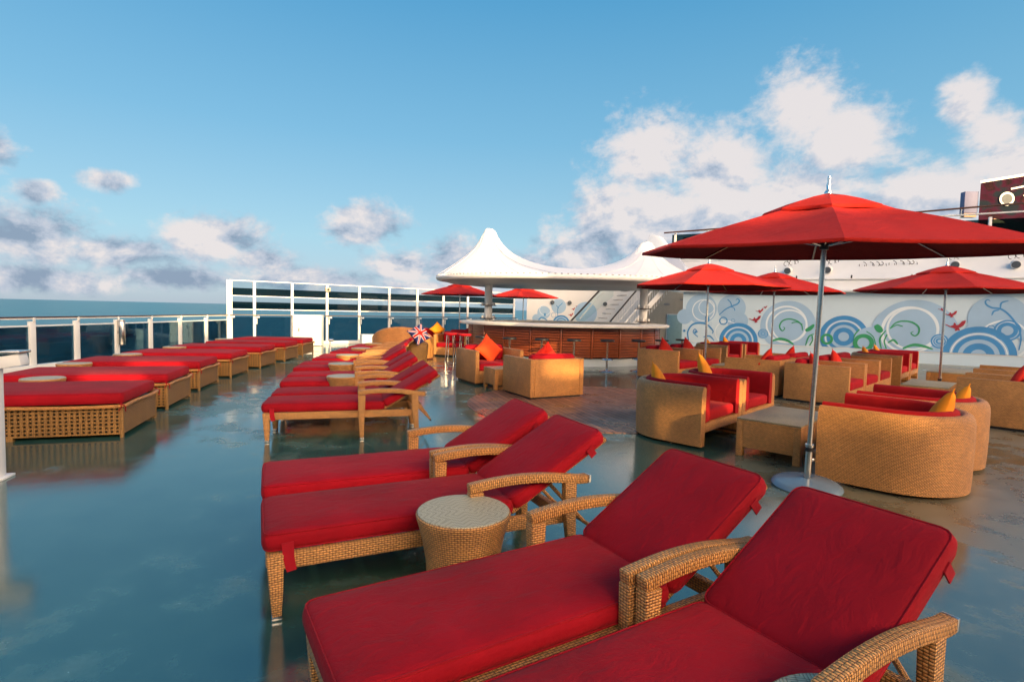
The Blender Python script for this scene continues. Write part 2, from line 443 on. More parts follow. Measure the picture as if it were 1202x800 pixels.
# ------------------------------------------------------------------ sun lounger
def make_lounger():
    t = thing('sun_lounger', '-', 'sun lounger', group='red sun loungers in rows')
    W = M['wick']
    fr = MB()
    for s in (-1, 1): fr.sweep([(.02, s * .285, .283), (.8, s * .285, .283), (1.64, s * .285, .283)], .04, .078)
    fr.sweep([(.025, -.262, .283), (.025, .262, .283)], .04, .076); fr.sweep([(1.62, -.262, .283), (1.62, .262, .283)], .04, .07)
    for x in (.3, .6, .9, 1.18): fr.box((x, 0, .285), (.05, .53, .03))
    fr.build('frame', W, t, bevel=.006)
    for s in (-1, 1):
        lg = MB(); lg.sweep([(.045, s * .285, .318), (.05, s * .287, .15), (.052, s * .29, .018)], .05, .07, [.056, .05, .038], [.078, .062, .042], (0, 1, 0), True)
        o = lg.build('leg', W, t, bevel=.006)
        MB().box((.052, s * .29, .011), (.046, .042, .020)).build('foot_cap', M['steel'], o, bevel=.002)
    for s in (-1, 1):
        y = s * .322; a = MB()
        P = []
        for k in range(15):
            u = k / 14; x = 1.005 + .755 * u
            z = .518 + .037 * math.sin(math.pi * min(1, u * .98 + .1)) - .012 * u
            P.append((x, y, z))
        a.sweep(P, .052, .052, across=True)
        arm = a.build('armrest', W, t, bevel=.008)
        e = P[-1]; MB().box((e[0] + .008, y, e[2] - .001), (.018, .05, .046)).build('end_cap', M['steel'], arm, bevel=.003)
        lg = MB(); lg.sweep([(1.047, y, .505), (1.045, y, .30), (1.05, y, .02)], .052, .08, [.056, .050, .040], [.082, .072, .044], (0, 1, 0), True)
        o = lg.build('leg', W, t, bevel=.006); MB().box((1.05, y, .011), (.046, .042, .020)).build('foot_cap', M['steel'], o, bevel=.002)
        lg = MB(); lg.sweep([(1.64, y, .50), (1.645, y, .30), (1.67, y, .02)], .05, .075, [.054, .050, .040], [.078, .07, .044], (0, 1, 0), True)
        o = lg.build('leg', W, t, bevel=.006); MB().box((1.67, y, .011), (.046, .042, .020)).build('foot_cap', M['steel'], o, bevel=.002)
        MB().box((1.05, s * .315, .283), (.05, .03, .05)).build('bracket', W, t)
    A = R(30.5); hx, hz = 1.30, .335
    bf = MB()
    for s in (-1, 1):
        bf.tube([(hx, s * .245, hz), (hx + .74 * math.cos(A), s * .245, hz + .74 * math.sin(A))], .017, 10)
    for d in (.05, .22, .38, .55, .715):
        bf.tube([(hx + d * math.cos(A), -.245, hz + d * math.sin(A)), (hx + d * math.cos(A), .245, hz + d * math.sin(A))], .013, 8)
    bf.build('backrest_frame', W, t)
    st = MB()
    for s in (-1, 1):
        st.tube([(hx + .30 * math.cos(A), s * .20, hz + .30 * math.sin(A) - .015), (1.83, s * .20, .185)], .012, 8)
    st.tube([(1.83, -.27, .185), (1.83, .27, .185)], .012, 8)
    st.build('support_strut', W, t)
    c = MB(); rbox_mesh(c, (.648, 0, .372), (1.325, .585, .098), .038, .014, (18, 8))
    sc = c.build('seat_cushion', M['red'], t, angle=60)
    for s in (-1, 1):
        k = MB(); k.sweep([(.10, s * .297, .37), (.105, s * .309, .30), (.118, s * .309, .235)], .004, .05, [.006, .006, .006], [.055, .05, .045], (0, 1, 0))
        k.build('strap', M['strap'], sc)
    c = MB(); m = Matrix.Rotation(-A, 3, 'Y')
    L = .715; off = .058
    cx = hx + .02 + (L / 2) * math.cos(A) - off * math.sin(A); cz = hz + (L / 2) * math.sin(A) + off * math.cos(A)
    rbox_mesh(c, (cx, 0, cz), (L, .585, .088), .036, .012, (10, 8), m)
    bc = c.build('back_cushion', M['red'], t, angle=60)
    for s in (-1, 1):
        d = .60; k = MB()
        k.sweep([(hx + d * math.cos(A) - .06 * math.sin(A), s * .296, hz + d * math.sin(A) + .04 * math.cos(A)), (hx + d * math.cos(A) + .012 * math.sin(A), s * .300, hz + d * math.sin(A) - .012 * math.cos(A))], .004, .05, [.006, .006], [.045, .045], (0, 1, 0))
        k.build('strap', M['strap'], bc)
    return t
lounger = make_lounger()
LG = [((-.17, 1.14), 31, 'nearest red sun lounger at the lower right, its foot end out of view'),
      ((-.555, 1.735), 31, 'red sun lounger second from the front, its left armrest beside the nearest lounger'),
      ((-1.22, 2.79), 25, 'red sun lounger directly behind the large round wicker side table in the foreground'),
      ((-1.53, 3.47), 24, 'red sun lounger at the back of the four foreground ones, facing the open walkway')]
CX = [((-2.73, 6.16), 15.5), ((-2.93, 6.85), 15.5), ((-3.27, 7.9), 15), ((-3.46, 8.6), 14), ((-3.78, 9.66), 12), ((-3.92, 10.33), 11),
      ((-4.07, 11.38), 9), ((-4.17, 12.08), 8), ((-4.28, 13.15), 5), ((-4.34, 13.87), 4), ((-4.38, 14.95), 2), ((-4.40, 15.66), 1)]
nth = ['first', 'second', 'third', 'fourth', 'fifth', 'sixth', 'seventh', 'eighth', 'ninth', 'tenth', 'eleventh', 'twelfth']
for i, ((x, y), a) in enumerate(CX):
    lab = {0: 'nearest lounger of the long middle row, its whole wicker side in view', 11: 'farthest lounger of the long middle row, by the wind screen'}.get(
        i, '%s red lounger from the front in the long middle row of loungers' % nth[i])
    LG.append(((x, y), a, lab))
for i, ((x, y), a, lab) in enumerate(LG):
    x -= .05 * math.cos(R(a)); y -= .05 * math.sin(R(a))
    place(lounger, i, (x, y, 0), R(a), lab, 'red sun loungers in the foreground' if i < 4 else 'red sun loungers in the long middle row')

# ------------------------------------------------------------------ round wicker side table
def make_round():
    t = thing('side_table', '-', 'side table')
    b = MB(); b.rot([(.195, .012), (.186, .06), (.180, .14), (.186, .24), (.205, .35), (.226, .43), (.236, .462), (.239, .474), (.235, .484), (.226, .487)], 40)
    b.build('body', M['wick'], t, angle=50)
    tp = MB(); vs = [(0, 0, .4895)]; n = 48
    for r, z in ((.08, .4895), (.16, .4895), (.228, .489), (.233, .482)):
        vs += [(r * math.cos(k * 2 * math.pi / n), r * math.sin(k * 2 * math.pi / n), z) for k in range(n)]
    fs = [(0, 1 + k, 1 + (k + 1) % n) for k in range(n)]
    for j in range(3): fs += [(1 + j * n + k, 1 + (j + 1) * n + k, 1 + (j + 1) * n + (k + 1) % n, 1 + j * n + (k + 1) % n) for k in range(n)]
    tp.add(vs, fs); tp.build('table_top', M['top'], t, angle=50)
    return t
rt = make_round()
RT = [((-.225, 2.70), 20, 'large round wicker side table in the foreground between two pairs of red loungers'),
      ((.88, 1.27), 35, 'round wicker side table barely showing at the bottom edge below the nearest armrest'),
      ((-2.45, 7.92), 10, 'nearest round wicker side table of the long middle lounger row'),
      ((-3.0, 9.62), 40, 'second round wicker side table along the long middle lounger row'),
      ((-3.44, 11.4), 75, 'third round wicker side table along the long middle lounger row'),
      ((-3.70, 13.35), 20, 'fourth round wicker side table along the long middle lounger row, paler top'),
      ((-3.86, 15.2), 20, 'farthest small round table of the long middle lounger row'),
      ((-6.05, 7.0), 20, 'round wicker table with sunlit side between the two nearest red daybeds'),
      ((-7.05, 8.75), 50, 'round wicker table behind the second daybed near the glass rail'),
      ((-7.42, 10.5), 0, 'round wicker table behind the third daybed under the rail lamp'),
      ((-7.75, 12.5), 10, 'round wicker table behind the fourth daybed near the glass rail'),
      ((-8.3, 15.7), 10, 'farthest round wicker table of the daybed row by the tall white post')]
for i, ((x, y), a, lab) in enumerate(RT):
    place(rt, i, (x, y, 0), R(a), lab, 'round wicker side tables')

# ------------------------------------------------------------------ daybed
def make_daybed():
    t = thing('daybed', '-', 'daybed')
    L, Wd, H = 2.05, 1.15, .345
    b = MB(); W = M['wick_bed']
    for s in (-1, 1):
        for i in range(39): b.box((-L / 2 + .03 + i * (L - .06) / 38, s * (Wd / 2 - .012), .19), (.026, .016, .30))
        for j in range(8): b.box((0, s * (Wd / 2 - .012), .045 + j * .0415), (L - .03, .022, .0175))
        for j in range(16): b.tube([(s * (L / 2 - .010), -Wd / 2 + .02, .045 + j * .0195), (s * (L / 2 - .010), Wd / 2 - .02, .045 + j * .0195)], .0085, 6)
    for x in (-1, 1):
        for y in (-1, 1): b.tube([(x * (L / 2 - .018), y * (Wd / 2 - .018), .0), (x * (L / 2 - .018), y * (Wd / 2 - .018), .35)], .021, 8)
    for y in (-1, 1): b.box((0, y * (Wd / 2 - .02), .02), (.06, .04, .04))
    b.build('base', W, t, bevel=0)
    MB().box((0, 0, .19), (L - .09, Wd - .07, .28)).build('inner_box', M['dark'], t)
    r = MB(); P = []; rr = .06
    for cx, cy, a0 in ((1, -1, -90), (1, 1, 0), (-1, 1, 90), (-1, -1, 180)):
        for j in range(4):
            a = R(a0 + 30 * j); P.append((cx * (L / 2 - .04) + rr * math.cos(a) , cy * (Wd / 2 - .04) + rr * math.sin(a), .352))
        if cx * cy < 0 and cx > 0 or cx < 0 and cy > 0:
            pass
    P.append(P[0])
    Q = []
    for i in range(len(P) - 1):
        a, c = Vector(P[i]), Vector(P[i + 1]); m = 10 if (c - a).length > .5 else 1
        for j in range(m):
            p = a.lerp(c, j / m); p.z += .008 * math.sin((p.x * 3 + p.y * 5.5)); Q.append(p)
    Q.append(Q[0]); r.tube(Q, .020, 8, cap=False)
    r.build('rim', M['wick_fine'], t)
    c = MB(); rbox_mesh(c, (.0, 0, .432), (L - .01, Wd - .01, .125), .042, .016, (22, 12))
    cu = c.build('cushion', M['red'], t, angle=60)
    for x in (-1, 1):
        for y in (-1, 1):
            k = MB()
            k.tube([(x * (L / 2 - .02), y * (Wd / 2 + .018), .39), (x * (L / 2 + .0), y * (Wd / 2 + .034), .345), (x * (L / 2 - .03), y * (Wd / 2 + .03), .30)], .006, 6)
            k.tube([(x * (L / 2 - .02), y * (Wd / 2 + .018), .39), (x * (L / 2 + .03), y * (Wd / 2 + .02), .35), (x * (L / 2 + .028), y * (Wd / 2 + .0), .29)], .006, 6)
            k.build('tie', M['strap'], cu)
    return t
db = make_daybed()
DB = [((-4.27, 5.95), 17.5, 'nearest red daybed, at the left photo edge, wicker base with square holes in full view'),
      ((-4.82, 7.6), 16.5, 'second red daybed from the front in the row along the left'),
      ((-5.35, 9.31), 14, 'third red daybed from the front in the row along the left'),
      ((-5.69, 11.02), 10, 'fourth red daybed from the front, the middle one of the row along the left'),
      ((-5.90, 12.77), 7, 'fifth red daybed from the front in the row along the left'),
      ((-6.03, 14.45), 5, 'sixth red daybed from the front, next to last in the left row'),
      ((-6.17, 16.05), 5, 'farthest red daybed of the left row, nearest the white cabinet')]
for i, ((x, y), a, lab) in enumerate(DB):
    ca, sa = math.cos(R(a)), math.sin(R(a)); lx, ly = 1.025, -.575
    place(db, i, (x - (lx * ca - ly * sa), y - (lx * sa + ly * ca), 0), R(a), lab, 'red daybeds in a row along the left')

# ------------------------------------------------------------------ tub chair (round back), opens towards +x
def make_tub():
    t = thing('tub_chair', '-', 'tub chair'); H = .70; Rr = .572; D = .50; th = .105
    def path(off):
        r = Rr - off; P = [(0.0, -r), (-.17, -r), (-.34, -r), (-D, -r)]
        P += [(-D - r * 1.0 * math.cos(R(90) - R(180) * k / 20) , -r * math.sin(R(90) - R(180) * k / 20)) for k in range(1, 20)]
        P += [(-D, r), (-.34, r), (-.17, r), (0.0, r)]; return P
    def wall(mb, sect, cap=True):
        """sect: list of (offset inwards, z)"""
        cols = [path(o) for o, z in sect]; n = len(cols[0]); m = len(sect)
        vs = []
        for i in range(n): vs += [(cols[j][i][0], cols[j][i][1], sect[j][1]) for j in range(m)]
        Lp = [0]
        for i in range(1, n): Lp.append(Lp[-1] + math.dist(path(0)[i], path(0)[i - 1]))
        Ls = [0]
        for j in range(1, m): Ls.append(Ls[-1] + math.dist(sect[j], sect[j - 1]))
        Ls.append(Ls[-1] + .02)
        fs = []; uvs = []
        for i in range(n - 1):
            for j in range(m):
                j2 = (j + 1) % m
                fs.append((i * m + j, (i + 1) * m + j, (i + 1) * m + j2, i * m + j2))
                a, b_ = Ls[j], Ls[j + 1]
                uvs.append([(Lp[i], a), (Lp[i + 1], a), (Lp[i + 1], b_), (Lp[i], b_)])
        fs.append(tuple(range(m))); uvs.append([(sect[j][0], sect[j][1]) for j in range(m)])
        fs.append(tuple((n - 1) * m + j for j in range(m - 1, -1, -1))); uvs.append([(sect[j][0], sect[j][1]) for j in range(m - 1, -1, -1)])
        mb.add(vs, fs, uvs)
    s = MB()
    wall(s, [(th, .03), (.012, .03), (.006, .12), (0, .35), (0, .60), (.008, .645), (.026, .68), (.052, .697), (.08, .695), (.10, .68), (th, .66), (th, .3)])
    s.build('shell', M['wick_fine'], t, angle=50)
    f = MB(); f.box((-.035, 0, .235), (.07, 2 * (Rr - th) - .004, .11)); f.build('seat_rail', M['wick_fine'], t, bevel=.01)
    p = [(-.04, -Rr + th + .002), (-.04, Rr - th - .002), (-D, Rr - th - .002)] + [(-D - (Rr - th - .002) * math.sin(R(180) * k / 12), (Rr - th - .002) * math.cos(R(180) * k / 12)) for k in range(1, 12)] + [(-D, -Rr + th + .002)]
    f = MB(); f.prism(p, .20, .285); f.build('seat_base', M['dark'], t, smooth=False)
    q = Rr - th - .11
    pts = [(-.01, -q), (-.01, q), (-D, q)] + [(-D - q * math.sin(R(180) * k / 12), q * math.cos(R(180) * k / 12)) for k in range(1, 12)] + [(-D, -q)]
    c = MB(); c.prism(pts, .287, .425); c.build('seat_cushion', M['red_tub'], t, bevel=.04, seg=4, angle=70)
    s = MB(); o = th + .002
    wall(s, [(o, .29), (o, .66), (o + .012, .705), (o + .04, .722), (o + .07, .716), (o + .094, .69), (o + .10, .64), (o + .10, .30)])
    s.build('back_cushion', M['red_tub'], t, angle=60)
    return t
tub = make_tub()
TUBS = [((2.50, 6.36), -44, 'tub chair with sunlit orange-red seat, nearest left one, beside the low table'),
        ((3.30, 7.19), -44, 'tub chair behind the sunlit one, right of it at the low table'),
        ((3.20, 5.34), 136, 'large tub chair in the right foreground with its rounded wicker back to us'),
        ((4.03, 6.15), 136, 'tub chair just behind the large one in the right foreground'),
        ((6.05, 14.75), -44, 'distant tub chair with an orange pillow before the mural, by the second parasol pole'),
        ((6.9, 15.6), -44, 'farthest tub chair at the mural wall, red back left of the slim parasol pole'),
        ((8.85, 12.2), -44, 'tub chair before the big blue mural target, left of its twin'),
        ((9.68, 13.05), -44, 'tub chair at the mural wall with its red inside toward the open floor'),
        ((10.5, 11.0), 136, 'distant tub chair at the right photo edge, its dark red back before the mural')]
for i, ((x, y), a, lab) in enumerate(TUBS):
    place(tub, i, (x, y, 0), R(a), lab, 'round-backed tub chairs')

# ------------------------------------------------------------------ cube sofa, opens towards +x, origin at the middle of its front line
def make_cube():
    t = thing('cube_armchair', '-', 'armchair'); w, d, h, th = 1.08, 1.02, .68, .085; W = M['wick_fine']
    for s in (-1, 1):
        MB().box((-d / 2, s * (w / 2 - th / 2), .04 + (h - .04) / 2), (d, th, h - .04)).build('arm', W, t, bevel=.009)
    MB().box((-d + th / 2, 0, .04 + (h - .04) / 2 - .001), (th - .002, w - 2 * th - .002, h - .04)).build('back', W, t, bevel=.009)
    MB().box((-.03, 0, .16), (.056, w - 2 * th - .002, .238)).build('seat_rail', W, t, bevel=.006)
    MB().box((-d / 2, 0, .024), (d - .08, w - .08, .046)).build('plinth', M['dark'], t)
    c = MB(); rbox_mesh(c, (-(d - th) / 2 + .012, 0, .345), (d - th - .012, w - 2 * th - .008, .15), .045, .014, (10, 10)); c.build('seat_cushion', M['red'], t, angle=60)
    c = MB(); m = Matrix.Rotation(R(-84), 3, 'Y'); rbox_mesh(c, (-d + th + .115, 0, .585), (.34, w - 2 * th - .012, .17), .06, .012, (6, 10), m); c.build('back_cushion', M['red'], t, angle=60)
    return t
cube = make_cube()
def front(cx, cy, a, d=1.02): return (cx + math.cos(R(a)) * d / 2, cy + math.sin(R(a)) * d / 2)
CUBES = [(front(-.47, 11.40, -62), -62, 'wicker armchair with a large orange pillow on its red cushion, facing us by the bar'),
         (front(.56, 9.76, 118), 118, 'wicker armchair showing its back with a bright sunlit stripe, before the bar stools'),
         ((4.03, 12.30), -45, 'wicker armchair right of the bar end, plain side toward us, red pillow on top'),
         ((4.81, 13.08), -45, 'second armchair right of the bar, behind the one with the plain side'),
         ((4.55, 11.02), 135, 'wicker armchair left of the gap between two back-to-back plain panels'),
         ((5.33, 11.80), 135, 'armchair behind the left plain panel, only its arm top and pillow showing'),
         ((5.97, 9.35), -45, 'wicker armchair with its plain side right behind the big parasol pole'),
         ((6.75, 10.13), -45, 'armchair next beyond the one behind the big parasol pole, red seat showing'),
         ((6.80, 8.20), 135, 'wicker armchair cut by the right photo edge, broad plain side facing us'),
         ((7.58, 8.98), 135, 'second armchair at the right photo edge, only its arm top showing'),
         ((8.36, 9.76), 135, 'third armchair at the right photo edge, its arm top above the second one'),
         ((7.55, 10.95), -45, 'third armchair of the line beyond the big parasol pole')]
for i, ((x, y), a, lab) in enumerate(CUBES):
    place(cube, i, (x, y, 0), R(a), lab, 'square wicker armchairs')

# ------------------------------------------------------------------ coffee tables
def make_coffee(lx, ly, h, label, loc, rz, proto=None):
    t = thing('coffee_table', label, 'coffee table', loc, rz, 'low wicker tables')
    W = M['wick_fine']
    for s in (-1, 1):
        MB().box((0, s * (ly / 2 - .018), h - .165), (lx - .14, .036, .29)).build('apron', W, t, bevel=.004)
        MB().box((s * (lx / 2 - .018), 0, h - .165), (.036, ly - .14, .29)).build('apron', W, t, bevel=.004)
    for x in (-1, 1):
        for y in (-1, 1): MB().box((x * (lx / 2 - .0355), y * (ly / 2 - .0355), (h - .02) / 2), (.071, .071, h - .02)).build('leg', W, t, bevel=.006)
    MB().box((0, 0, h - .0095), (lx, ly, .019)).build('table_top', M['top_fine'], t, bevel=.006)
    return t
make_coffee(1.12, .64, .41, 'low wicker table with a pale top beside the big parasol pole', (3.05, 5.98, 0), R(46))
make_coffee(.50, .50, .40, 'small square wicker table between the two armchairs before the bar', (-.20, 10.42, 0), R(28))
make_coffee(1.12, .64, .41, 'low wicker table just beyond the tub chairs, beneath the right parasol', (7.15, 9.28, 0), R(46))
make_coffee(1.10, .64, .41, 'low table between the armchair pairs beneath the middle parasols', (5.0, 12.1, 0), R(46))
make_coffee(1.12, .64, .44, 'far low table with a dark end panel by the right parasol pole', (9.15, 11.35, 0), R(46))

# ------------------------------------------------------------------ pillows: each a thing of its own
def pillow(label, loc, rot, size, mat, group='loose orange and red pillows'):
    vs = []; n = 12
    g = MB()
    for sgn in (1, -1):
        idx = []
        for i in range(n + 1):
            for j in range(n + 1):
                u = i / n * 2 - 1; v = j / n * 2 - 1
                pin = 1 - .10 * (1 - abs(u) ** 2) * abs(v) ** 3; pin2 = 1 - .10 * (1 - abs(v) ** 2) * abs(u) ** 3
                x = u * size / 2 * pin2; y = v * size / 2 * pin
                h = ((1 - u ** 2) * (1 - v ** 2)) ** .45 * size * .17
                vs.append((x, y, sgn * h + .004 * sgn))
        base = (0 if sgn > 0 else (n + 1) ** 2)
        fs = [(base + i * (n + 1) + j, base + (i + 1) * (n + 1) + j, base + (i + 1) * (n + 1) + j + 1, base + i * (n + 1) + j + 1) for i in range(n) for j in range(n)]
        if sgn > 0: F = fs
        else: F += fs
    b0 = (n + 1) ** 2
    ring = [i * (n + 1) for i in range(n + 1)] + [n * (n + 1) + j for j in range(1, n + 1)] + [i * (n + 1) + n for i in range(n - 1, -1, -1)] + [j for j in range(n - 1, 0, -1)]
    F += [(ring[k], ring[(k + 1) % len(ring)], b0 + ring[(k + 1) % len(ring)], b0 + ring[k]) for k in range(len(ring))]
    g.add(vs, F)
    o = g.build('pillow', mat, angle=70)
    o.location = loc; o.rotation_euler = rot; tag(o, label, 'pillow', group); return o
OR, RP = M['orange'], M['red_pil']
# standing on a corner, leaning: rot = (tilt about x after turning 45 deg in plane)
def lean(loc, facing, size, mat, label, tilt=70, roll=45):
    m = Matrix.Rotation(R(facing), 3, 'Z') @ Matrix.Rotation(R(tilt), 3, 'Y') @ Matrix.Rotation(R(roll), 3, 'Z')
    return pillow(label, loc, m.to_euler(), size, mat)
def in_tub(k, off, z, face, label, size=.42, mat=OR):
    (x, y), a, _ = TUBS[k]; ca, sa = math.cos(R(a)), math.sin(R(a)); lx, ly = off
    lean((x + lx * ca - ly * sa, y + lx * sa + ly * ca, z), a + face, size, mat, label)
def in_cube(k, off, z, face, label, size=.44, mat=RP, tilt=72, roll=45):
    (x, y), a, _ = CUBES[k]; ca, sa = math.cos(R(a)), math.sin(R(a)); lx, ly = off
    lean((x + lx * ca - ly * sa, y + lx * sa + ly * ca, z), a + face, size, mat, label, tilt, roll)
in_tub(0, (-.74, -.16), .62, 20, 'yellow-orange pillow corner rising from the sunlit tub chair')
in_tub(1, (-.70, -.10), .66, 20, 'yellow-orange pillow corner rising from the second tub chair', .46)
in_tub(2, (-.80, .02), .60, 10, 'orange pillow in the large tub chair in the right foreground', .46)
in_tub(3, (-.80, .02), .58, 10, 'flatter orange pillow in the tub chair behind the large one', .42)
in_tub(4, (-.75, 0), .60, 10, 'small orange pillow in the distant tub chair in front of the mural')
in_tub(5, (-.75, 0), .60, 10, 'small orange pillow before the middle blue mural target')
in_tub(6, (-.75, 0), .58, 10, 'small orange pillow in the tub chair before the big mural target')
in_tub(7, (-.75, 0), .58, 10, 'farthest small orange pillow at the mural wall')
in_cube(0, (-.60, .03), .66, 8, 'large square orange pillow leaning on the armchair facing us by the bar', .50, M['orange_red'], 66, 42)
in_cube(1, (-.66, .05), .66, 0, 'scarlet pillow tip above the armchair with the sunlit stripe', .46)
in_cube(2, (-.58, -.05), .62, 0, 'tall scarlet pillow on the armchair right of the bar end', .50)
in_cube(3, (-.60, .0), .60, 0, 'scarlet pillow on the second armchair right of the bar', .50)
in_cube(4, (-.66, .25), .60, 0, 'scarlet pillow above the left plain panel, near its right end', .46)
in_cube(5, (-.66, .1), .60, 0, 'scarlet pillow on the armchair behind the left plain panel', .46)
in_cube(6, (-.60, -.22), .58, 20, 'scarlet pillow peeking over the panel left of the big parasol pole', .46)
in_cube(7, (-.60, .0), .58, 0, 'scarlet pillow on the armchair next beyond the big parasol pole', .46)
in_cube(8, (-.62, .1), .62, 0, 'scarlet pillow at the right photo edge on the broad plain armchair', .46)
# ------------------------------------------------------------------ parasols
def make_parasol():
    t = thing('parasol', '-', 'parasol'); N = 8; Rr = 1.52; zt, zr = 2.385, 1.99
    pole = MB(); pole.tube([(0, 0, .33), (0, 0, 2.47)], .0215, 14); po = pole.build('pole', M['steel'], t)
    k = MB(); k.tube([(0, 0, .04), (0, 0, .36)], .029, 14); so = k.build('pole_socket', M['steel'], t)
    MB().tube([(0, 0, .355), (0, 0, .375)], .036, 14).build('collar', M['steel'], so)
    MB().tube([(0, 0, .315), (0, 0, .35)], .031, 14).build('rubber_ring', M['dark'], so)
    MB().tube([(.028, 0, .235), (.062, 0, .235)], .017, 10).build('clamp_knob', M['chrome'], so, bevel=.003)
    b = MB(); b.rot([(.275, .004), (.285, .018), (.275, .036), (.24, .052), (.12, .068), (.05, .078), (.032, .082)], 48); b.build('base', M['basem'], t, angle=60)
    def P(a, f, dz=0):
        # a in units of panels; straight hem between ribs, slight sag
        k0 = math.floor(a); u = a - k0
        A0, A1 = k0 * 2 * math.pi / N, (k0 + 1) * 2 * math.pi / N
        x = (math.cos(A0) * (1 - u) + math.cos(A1) * u) * Rr * f; y = (math.sin(A0) * (1 - u) + math.sin(A1) * u) * Rr * f
        sag = .030 * math.sin(math.pi * u) * math.sin(math.pi * min(1, f * .9)) if f > 0 else 0
        z = zt - (zt - zr) * (f ** 1.22) - sag + dz
        return (x, y, z)
    c = MB(); SUB = 4; RAD = 9
    vs = []; n = N * SUB
    for j in range(RAD + 1):
        f = .04 + .96 * j / RAD
        vs += [P(i / SUB, f) for i in range(n)]
    vs += [(v[0] * 1.004, v[1] * 1.004, v[2] - .022) for v in vs[-n:]]
    fs = [(j * n + i, (j + 1) * n + i, (j + 1) * n + (i + 1) % n, j * n + (i + 1) % n) for j in range(RAD + 1) for i in range(n)]
    c.add(vs, fs)
    o = c.build('canopy', [M['red_um'], M['red_shade']], t, angle=9)
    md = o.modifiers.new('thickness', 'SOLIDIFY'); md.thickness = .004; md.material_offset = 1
    v = MB(); vs = []
    rows = [(.02, .058), (.10, .052), (.20, .040), (.285, .018), (.30, -.004)]
    for f, dz in rows:
        for i in range(n):
            u = (i % SUB) / SUB; sc = 1 + (.10 * (abs(u - .5) * 2) ** 2 if f > .25 else 0)
            x, y, z = P(i / SUB, f * sc); vs.append((x, y, z + dz + (.016 * math.sin(math.pi * u) if f > .15 else 0)))
    fs = [(j * n + i, (j + 1) * n + i, (j + 1) * n + (i + 1) % n, j * n + (i + 1) % n) for j in range(len(rows) - 1) for i in range(n)]
    v.add(vs, fs); ve = v.build('vent_cap', M['red_um'], t, angle=14); md = ve.modifiers.new('thickness', 'SOLIDIFY'); md.thickness = .004
    MB().rot([(.0, 2.58), (.010, 2.578), (.015, 2.56), (.010, 2.535), (.018, 2.51), (.014, 2.47), (.03, 2.455), (.03, 2.44)], 16).build('finial', M['chrome'], t, angle=60)
    MB().tube([(0, 0, 2.0), (0, 0, 2.07)], .036, 12).build('runner', M['dark'], t)
    for k in range(N):
        r = MB(); r.sweep([P(k, .05, -.02), P(k, .35, -.018), P(k, .7, -.018), P(k, .985, -.016)], .018, .016)
        ro = r.build('rib', M['steel'], t)
        q = P(k, .52, -.028); A = k * 2 * math.pi / N
        MB().tube([(.034 * math.cos(A), .034 * math.sin(A), 2.03), q], .007, 6).build('strut', M['steel'], ro)
    return t
par = make_parasol()
PR = [((2.63, 4.74), 19.5, 'large red parasol in front, its steel pole and blue base beside the wicker chairs'),
      ((3.95, 11.1), 10, 'red parasol on the left of the middle pair, its tip beside the white tent roof'),
      ((6.15, 12.9), 32, 'red parasol on the right of the middle pair, partly behind its neighbour'),
      ((8.25, 10.45), 22, 'red parasol on the right before the mural with the red birds'),
      ((-2.1, 21.6), 15, 'shaded dark red parasol left of the bar under the edge of the white tent'),
      ((.45, 23.6), 35, 'small sunlit red parasol behind the bar counter')]
for i, ((x, y), a, lab) in enumerate(PR):
    o = place(par, i, (x, y, 0), R(a), lab, 'red octagonal parasols')
    if i == 0:      # this one leans a little towards the loungers
        m = Matrix.Rotation(R(3.6), 3, Vector((.885, -.465, 0))) @ Matrix.Rotation(R(1.0), 3, 'Y') @ Matrix.Rotation(R(a), 3, 'Z'); o.rotation_euler = m.to_euler(); o.scale = (1, 1, 1.035)

# ------------------------------------------------------------------ glass railing along the left (sea) side
RX = lambda y: -10.34 + (y - 8) * .028
t = thing('glass_railing', 'ship railing with dark blue glass panels and thin handrail along the left side', 'railing', (-10.2, 13, 0))
ys = [3.6, 5.0, 6.35, 7.65, 8.95, 10.25, 11.6, 12.75, 14.0, 15.25, 16.55, 17.9, 19.22]
def loc(o): return [(x + 10.2, y - 13, z) for x, y, z in o]
MB().sweep(loc([(RX(ys[0]), ys[0], 1.115), (RX(10), 10, 1.115), (RX(19.2), 19.2, 1.115)]), .075, .03).build('handrail', M['darkrail'], t, bevel=.008)
MB().sweep(loc([(RX(ys[0]), ys[0], 1.085), (RX(10), 10, 1.085), (RX(19.2), 19.2, 1.085)]), .05, .028).build('rail_underside', M['white'], t)
MB().sweep(loc([(RX(ys[0]) + .02, ys[0], .05), (RX(19.2) + .02, 19.2, .05)]), .12, .1).build('kerb', M['white'], t, bevel=.01)
for i, y in enumerate(ys[:-1]):
    p = MB(); p.box(loc([(RX(y), y, .53)])[0], (.06, .15, 1.0)); p.box(loc([(RX(y) + .035, y + .03, 1.06)])[0], (.03, .05, .10))
    po = p.build('post', M['white'], t, bevel=.006)
    MB().box(loc([(RX(y) + .001, y + .082, .5)])[0], (.05, .012, .84)).build('gasket', M['dark'], po)
for i in range(len(ys) - 1):
    y0, y1 = ys[i] + .10, ys[i + 1] - .09; ym = (y0 + y1) / 2
    g = MB(); g.box(loc([(RX(ym), ym, .51)])[0], (.012, y1 - y0, .80), rz=-math.atan(.028)); go = g.build('glass_panel', M['glass_tint'], t, smooth=False)
    MB().box(loc([(RX(ym), ym, .932)])[0], (.04, y1 - y0 + .04, .03), rz=-math.atan(.028)).build('top_bar', M['white'], go)
